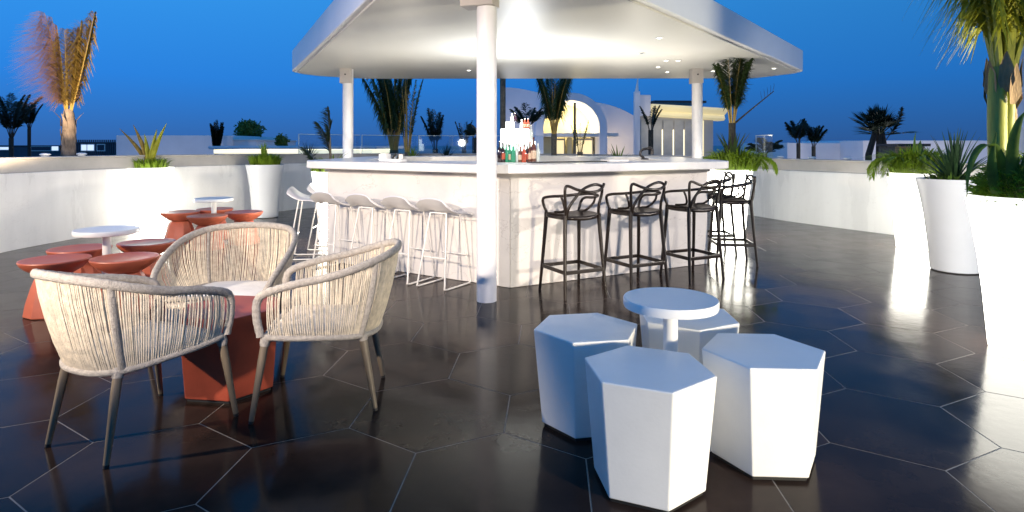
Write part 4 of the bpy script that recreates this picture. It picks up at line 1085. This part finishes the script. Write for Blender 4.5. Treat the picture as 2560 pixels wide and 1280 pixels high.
# ------------------------------------------------------------------ things on the bar and the parapet
rk = thing('bottle_rack', 'brightly lit stepped white rack behind the bottles on the bar island', 'rack', (X_at(1293, 8.25), 8.25, 1.142), 0)
MB().box((0, .10, .14), (.50, .16, .28)).build('lower_step', M['rack_glow'], rk, 0, .01)
MB().box((-.03, .14, .365), (.40, .12, .17)).build('middle_step', M['rack_glow'], rk, 0, .01)
MB().box((-.10, .16, .50), (.12, .10, .10)).build('top_step', M['rack_glow'], rk, 0, .01)
for dx in (-.19, -.12, .02, .10, .17): MB().box((dx, .018, .22), (.022, .004, .05)).build('slot', M['panel'], rk, 0)
MB().box((-.06, .0155, .12), (.075, .008, .24)).build('mint_panel', M['rack_mint'], rk, 0)
MB().box((-.20, .0155, .10), (.09, .008, .20)).build('mint_panel', M['rack_mint'], rk, 0)
def bottle(x, y, z, h, r, m_, capm, lab, label=None):
    t = thing('bottle', lab, 'bottle', (x, y, z), random.uniform(0, 6), 'bottles on the bar island')
    MB().lathe([(r*.92, 0), (r, .006), (r, h*.56), (r*.86, h*.64), (r*.36, h*.75), (r*.32, h*.93)], 18).build('glass', m_, t, 40)
    MB().lathe([(r*.38, h*.93), (r*.38, h*.995), (r*.3, h)], 14).build('cap', capm, t, 40)
    if label: MB().lathe([(r*1.015, h*.15), (r*1.015, h*.46)], 18).build('label', label, t, 40)
yb = 7.98
for px, h, r, m_, cp_, lb, lab in ((1249, .27, .030, 'b_dark', 'dark', None, 'near black bottle beside the front column'), (1257, .26, .032, 'b_dark', 'dark', 'label_red', 'dark wine bottle with a red label near the column'), (1266, .24, .026, 'b_green', 'dark', None, 'slim dark green bottle among the dark bottles'),
                                 (1274, .23, .030, 'b_green', 'rubber', 'label_cream', 'green bottle with a cream label in the middle of the row'), (1283, .22, .034, 'b_green', 'b_white', None, 'bright green stout bottle before the mint panel'), (1292, .25, .028, 'b_clear', 'dark', None, 'clear pale bottle in the middle of the row'),
                                 (1301, .21, .032, 'b_brown', 'b_red', 'label_cream', 'short brown bottle with a red cap'), (1310, .23, .030, 'b_red', 'dark', None, 'dark red bottle before the rack'), (1318, .24, .032, 'b_dark', 'b_red', 'label_red', 'black bottle with a red label'),
                                 (1325, .27, .033, 'b_brown', 'b_red', 'label_cream', 'amber bottle with a cream label and red cap'), (1334, .33, .036, 'b_brown', 'b_brown', 'label_cream', 'tall amber bottle at the east end of the row'), (1345, .25, .028, 'b_clear', 'b_white', None, 'clear bottle with a white cap at the end of the row')):
    y_ = yb+random.uniform(-.04, .04)
    bottle(X_at(px, y_), y_, 1.141, h, r, M[m_], M[cp_], lab, M[lb] if lb else None)
for px, zz, h, m_, lab in ((1262, 1.142+.281, .10, 'b_white', 'small white bottle at the west end of the rack step'), (1280, 1.142+.551, .11, 'b_white', 'small white bottle, left one on the rack top'), (1287, 1.142+.551, .12, 'b_dark', 'small black bottle on the rack top'),
                        (1312, 1.142+.451, .14, 'b_red', 'red bottle on the middle rack step'), (1304, 1.142+.451, .13, 'b_white', 'white bottle on the middle rack step'), (1320, 1.142+.451, .14, 'b_red', 'orange red bottle at the end of the middle rack step'), (1328, 1.142+.281, .22, 'b_clear', 'clear tall bottle on the lower rack step')):
    y_ = 8.25+(.16 if zz > 1.6 else .14 if zz > 1.5 else .06)
    bottle(X_at(px, y_), y_, zz, h, .026, M[m_], M['b_white'], lab, M['label_cream'] if m_ == 'b_red' else None)
# napkin caddy, papers and tap
t = thing('napkin_caddy', 'small white box of napkins on the counter by the west column', 'napkin holder', (X_at(962, 6.75), 6.75, 1.186), R(-32))
MB().box((0, 0, .04), (.10, .09, .08)).build('box', M['hex_white'], t, 0, .004); MB().box((0, 0, .0855), (.07, .06, .01)).build('napkin', M['cushion'], t, 0)
t = thing('menu_holder', 'low white menu tray with clips on the counter by the west column', 'menu holder', (X_at(990, 6.6), 6.6, 1.186), R(-32))
MB().box((0, 0, .014), (.22, .10, .028)).build('tray', M['hex_white'], t, 0, .004)
for dx in (-.04, .03): MB().bar((dx, -.02, .03), (dx+.02, .02, .088), .012, .02).build('clip', M['dark'], t, 0)
MB().box((.07, 0, .055), (.05, .012, .05)).build('card', M['cushion'], t, 0)
t = thing('beer_tap', 'black curved tap on the counter beside the pylon', 'tap', (X_at(1612, 7.6), 7.6, 1.186), 0)
MB().lathe([(.05, 0), (.045, .015), (.02, .02)], 20).build('foot', M['dark'], t, 40)
MB().tube(spline([(-.01, 0, .018), (-.055, 0, .06), (-.04, 0, .115), (.02, 0, .135), (.085, 0, .13), (.09, 0, .06)], 6), [.016]*20+[.022]*11, 10).build('spout', M['dark'], t, 60)
t = thing('work_mat', 'long dark rubber mat along the near counter edge', 'bar mat', (X_at(1420, 6.35), 6.35, 1.1855), R(27))
MB().box((0, 0, .005), (.9, .14, .010)).build('mat', M['rubber'], t, 0); MB().box((.62, .03, .012), (.26, .16, .024)).build('tray', M['counter'], t, 0, .004)
for k, (px, D, zz, lab) in enumerate(((108, 8.25, 1.206, 'small white lamp cap on the parapet near the west edge'), (192, 9.15, 1.206, 'white folded towel lamp below the lit palm on the parapet'), (1945, 11.25, 1.121, 'small white lamp cap on the east parapet near the bar'), (2034, 10.4, 1.121, 'white lamp cap on the east parapet below the palm pair'), (2142, 9.85, 1.121, 'long white lamp cap on the east parapet below the fan palm'))):
    i = min(range(len(wl_)), key=lambda q_: abs(wl_[q_].x/wl_[q_].y-(px-1280)/F_PX) if wl_[q_].y > 3 else 99)
    p = wl_[i]
    t = thing('wall_lamp', lab, 'lamp', (p.x, p.y, zz), .3*k, 'small lamp caps on the parapet')
    MB().lathe([(.05, 0), (.05, .012), (.02, .014)], 18).build('base', M['hex_white'], t, 40)
    MB().lathe([(.02, .0145), (.065, .02), (.07, .032), (.05, .044), (.02, .048)], 20).build('cap', M['table_white'], t, 40)
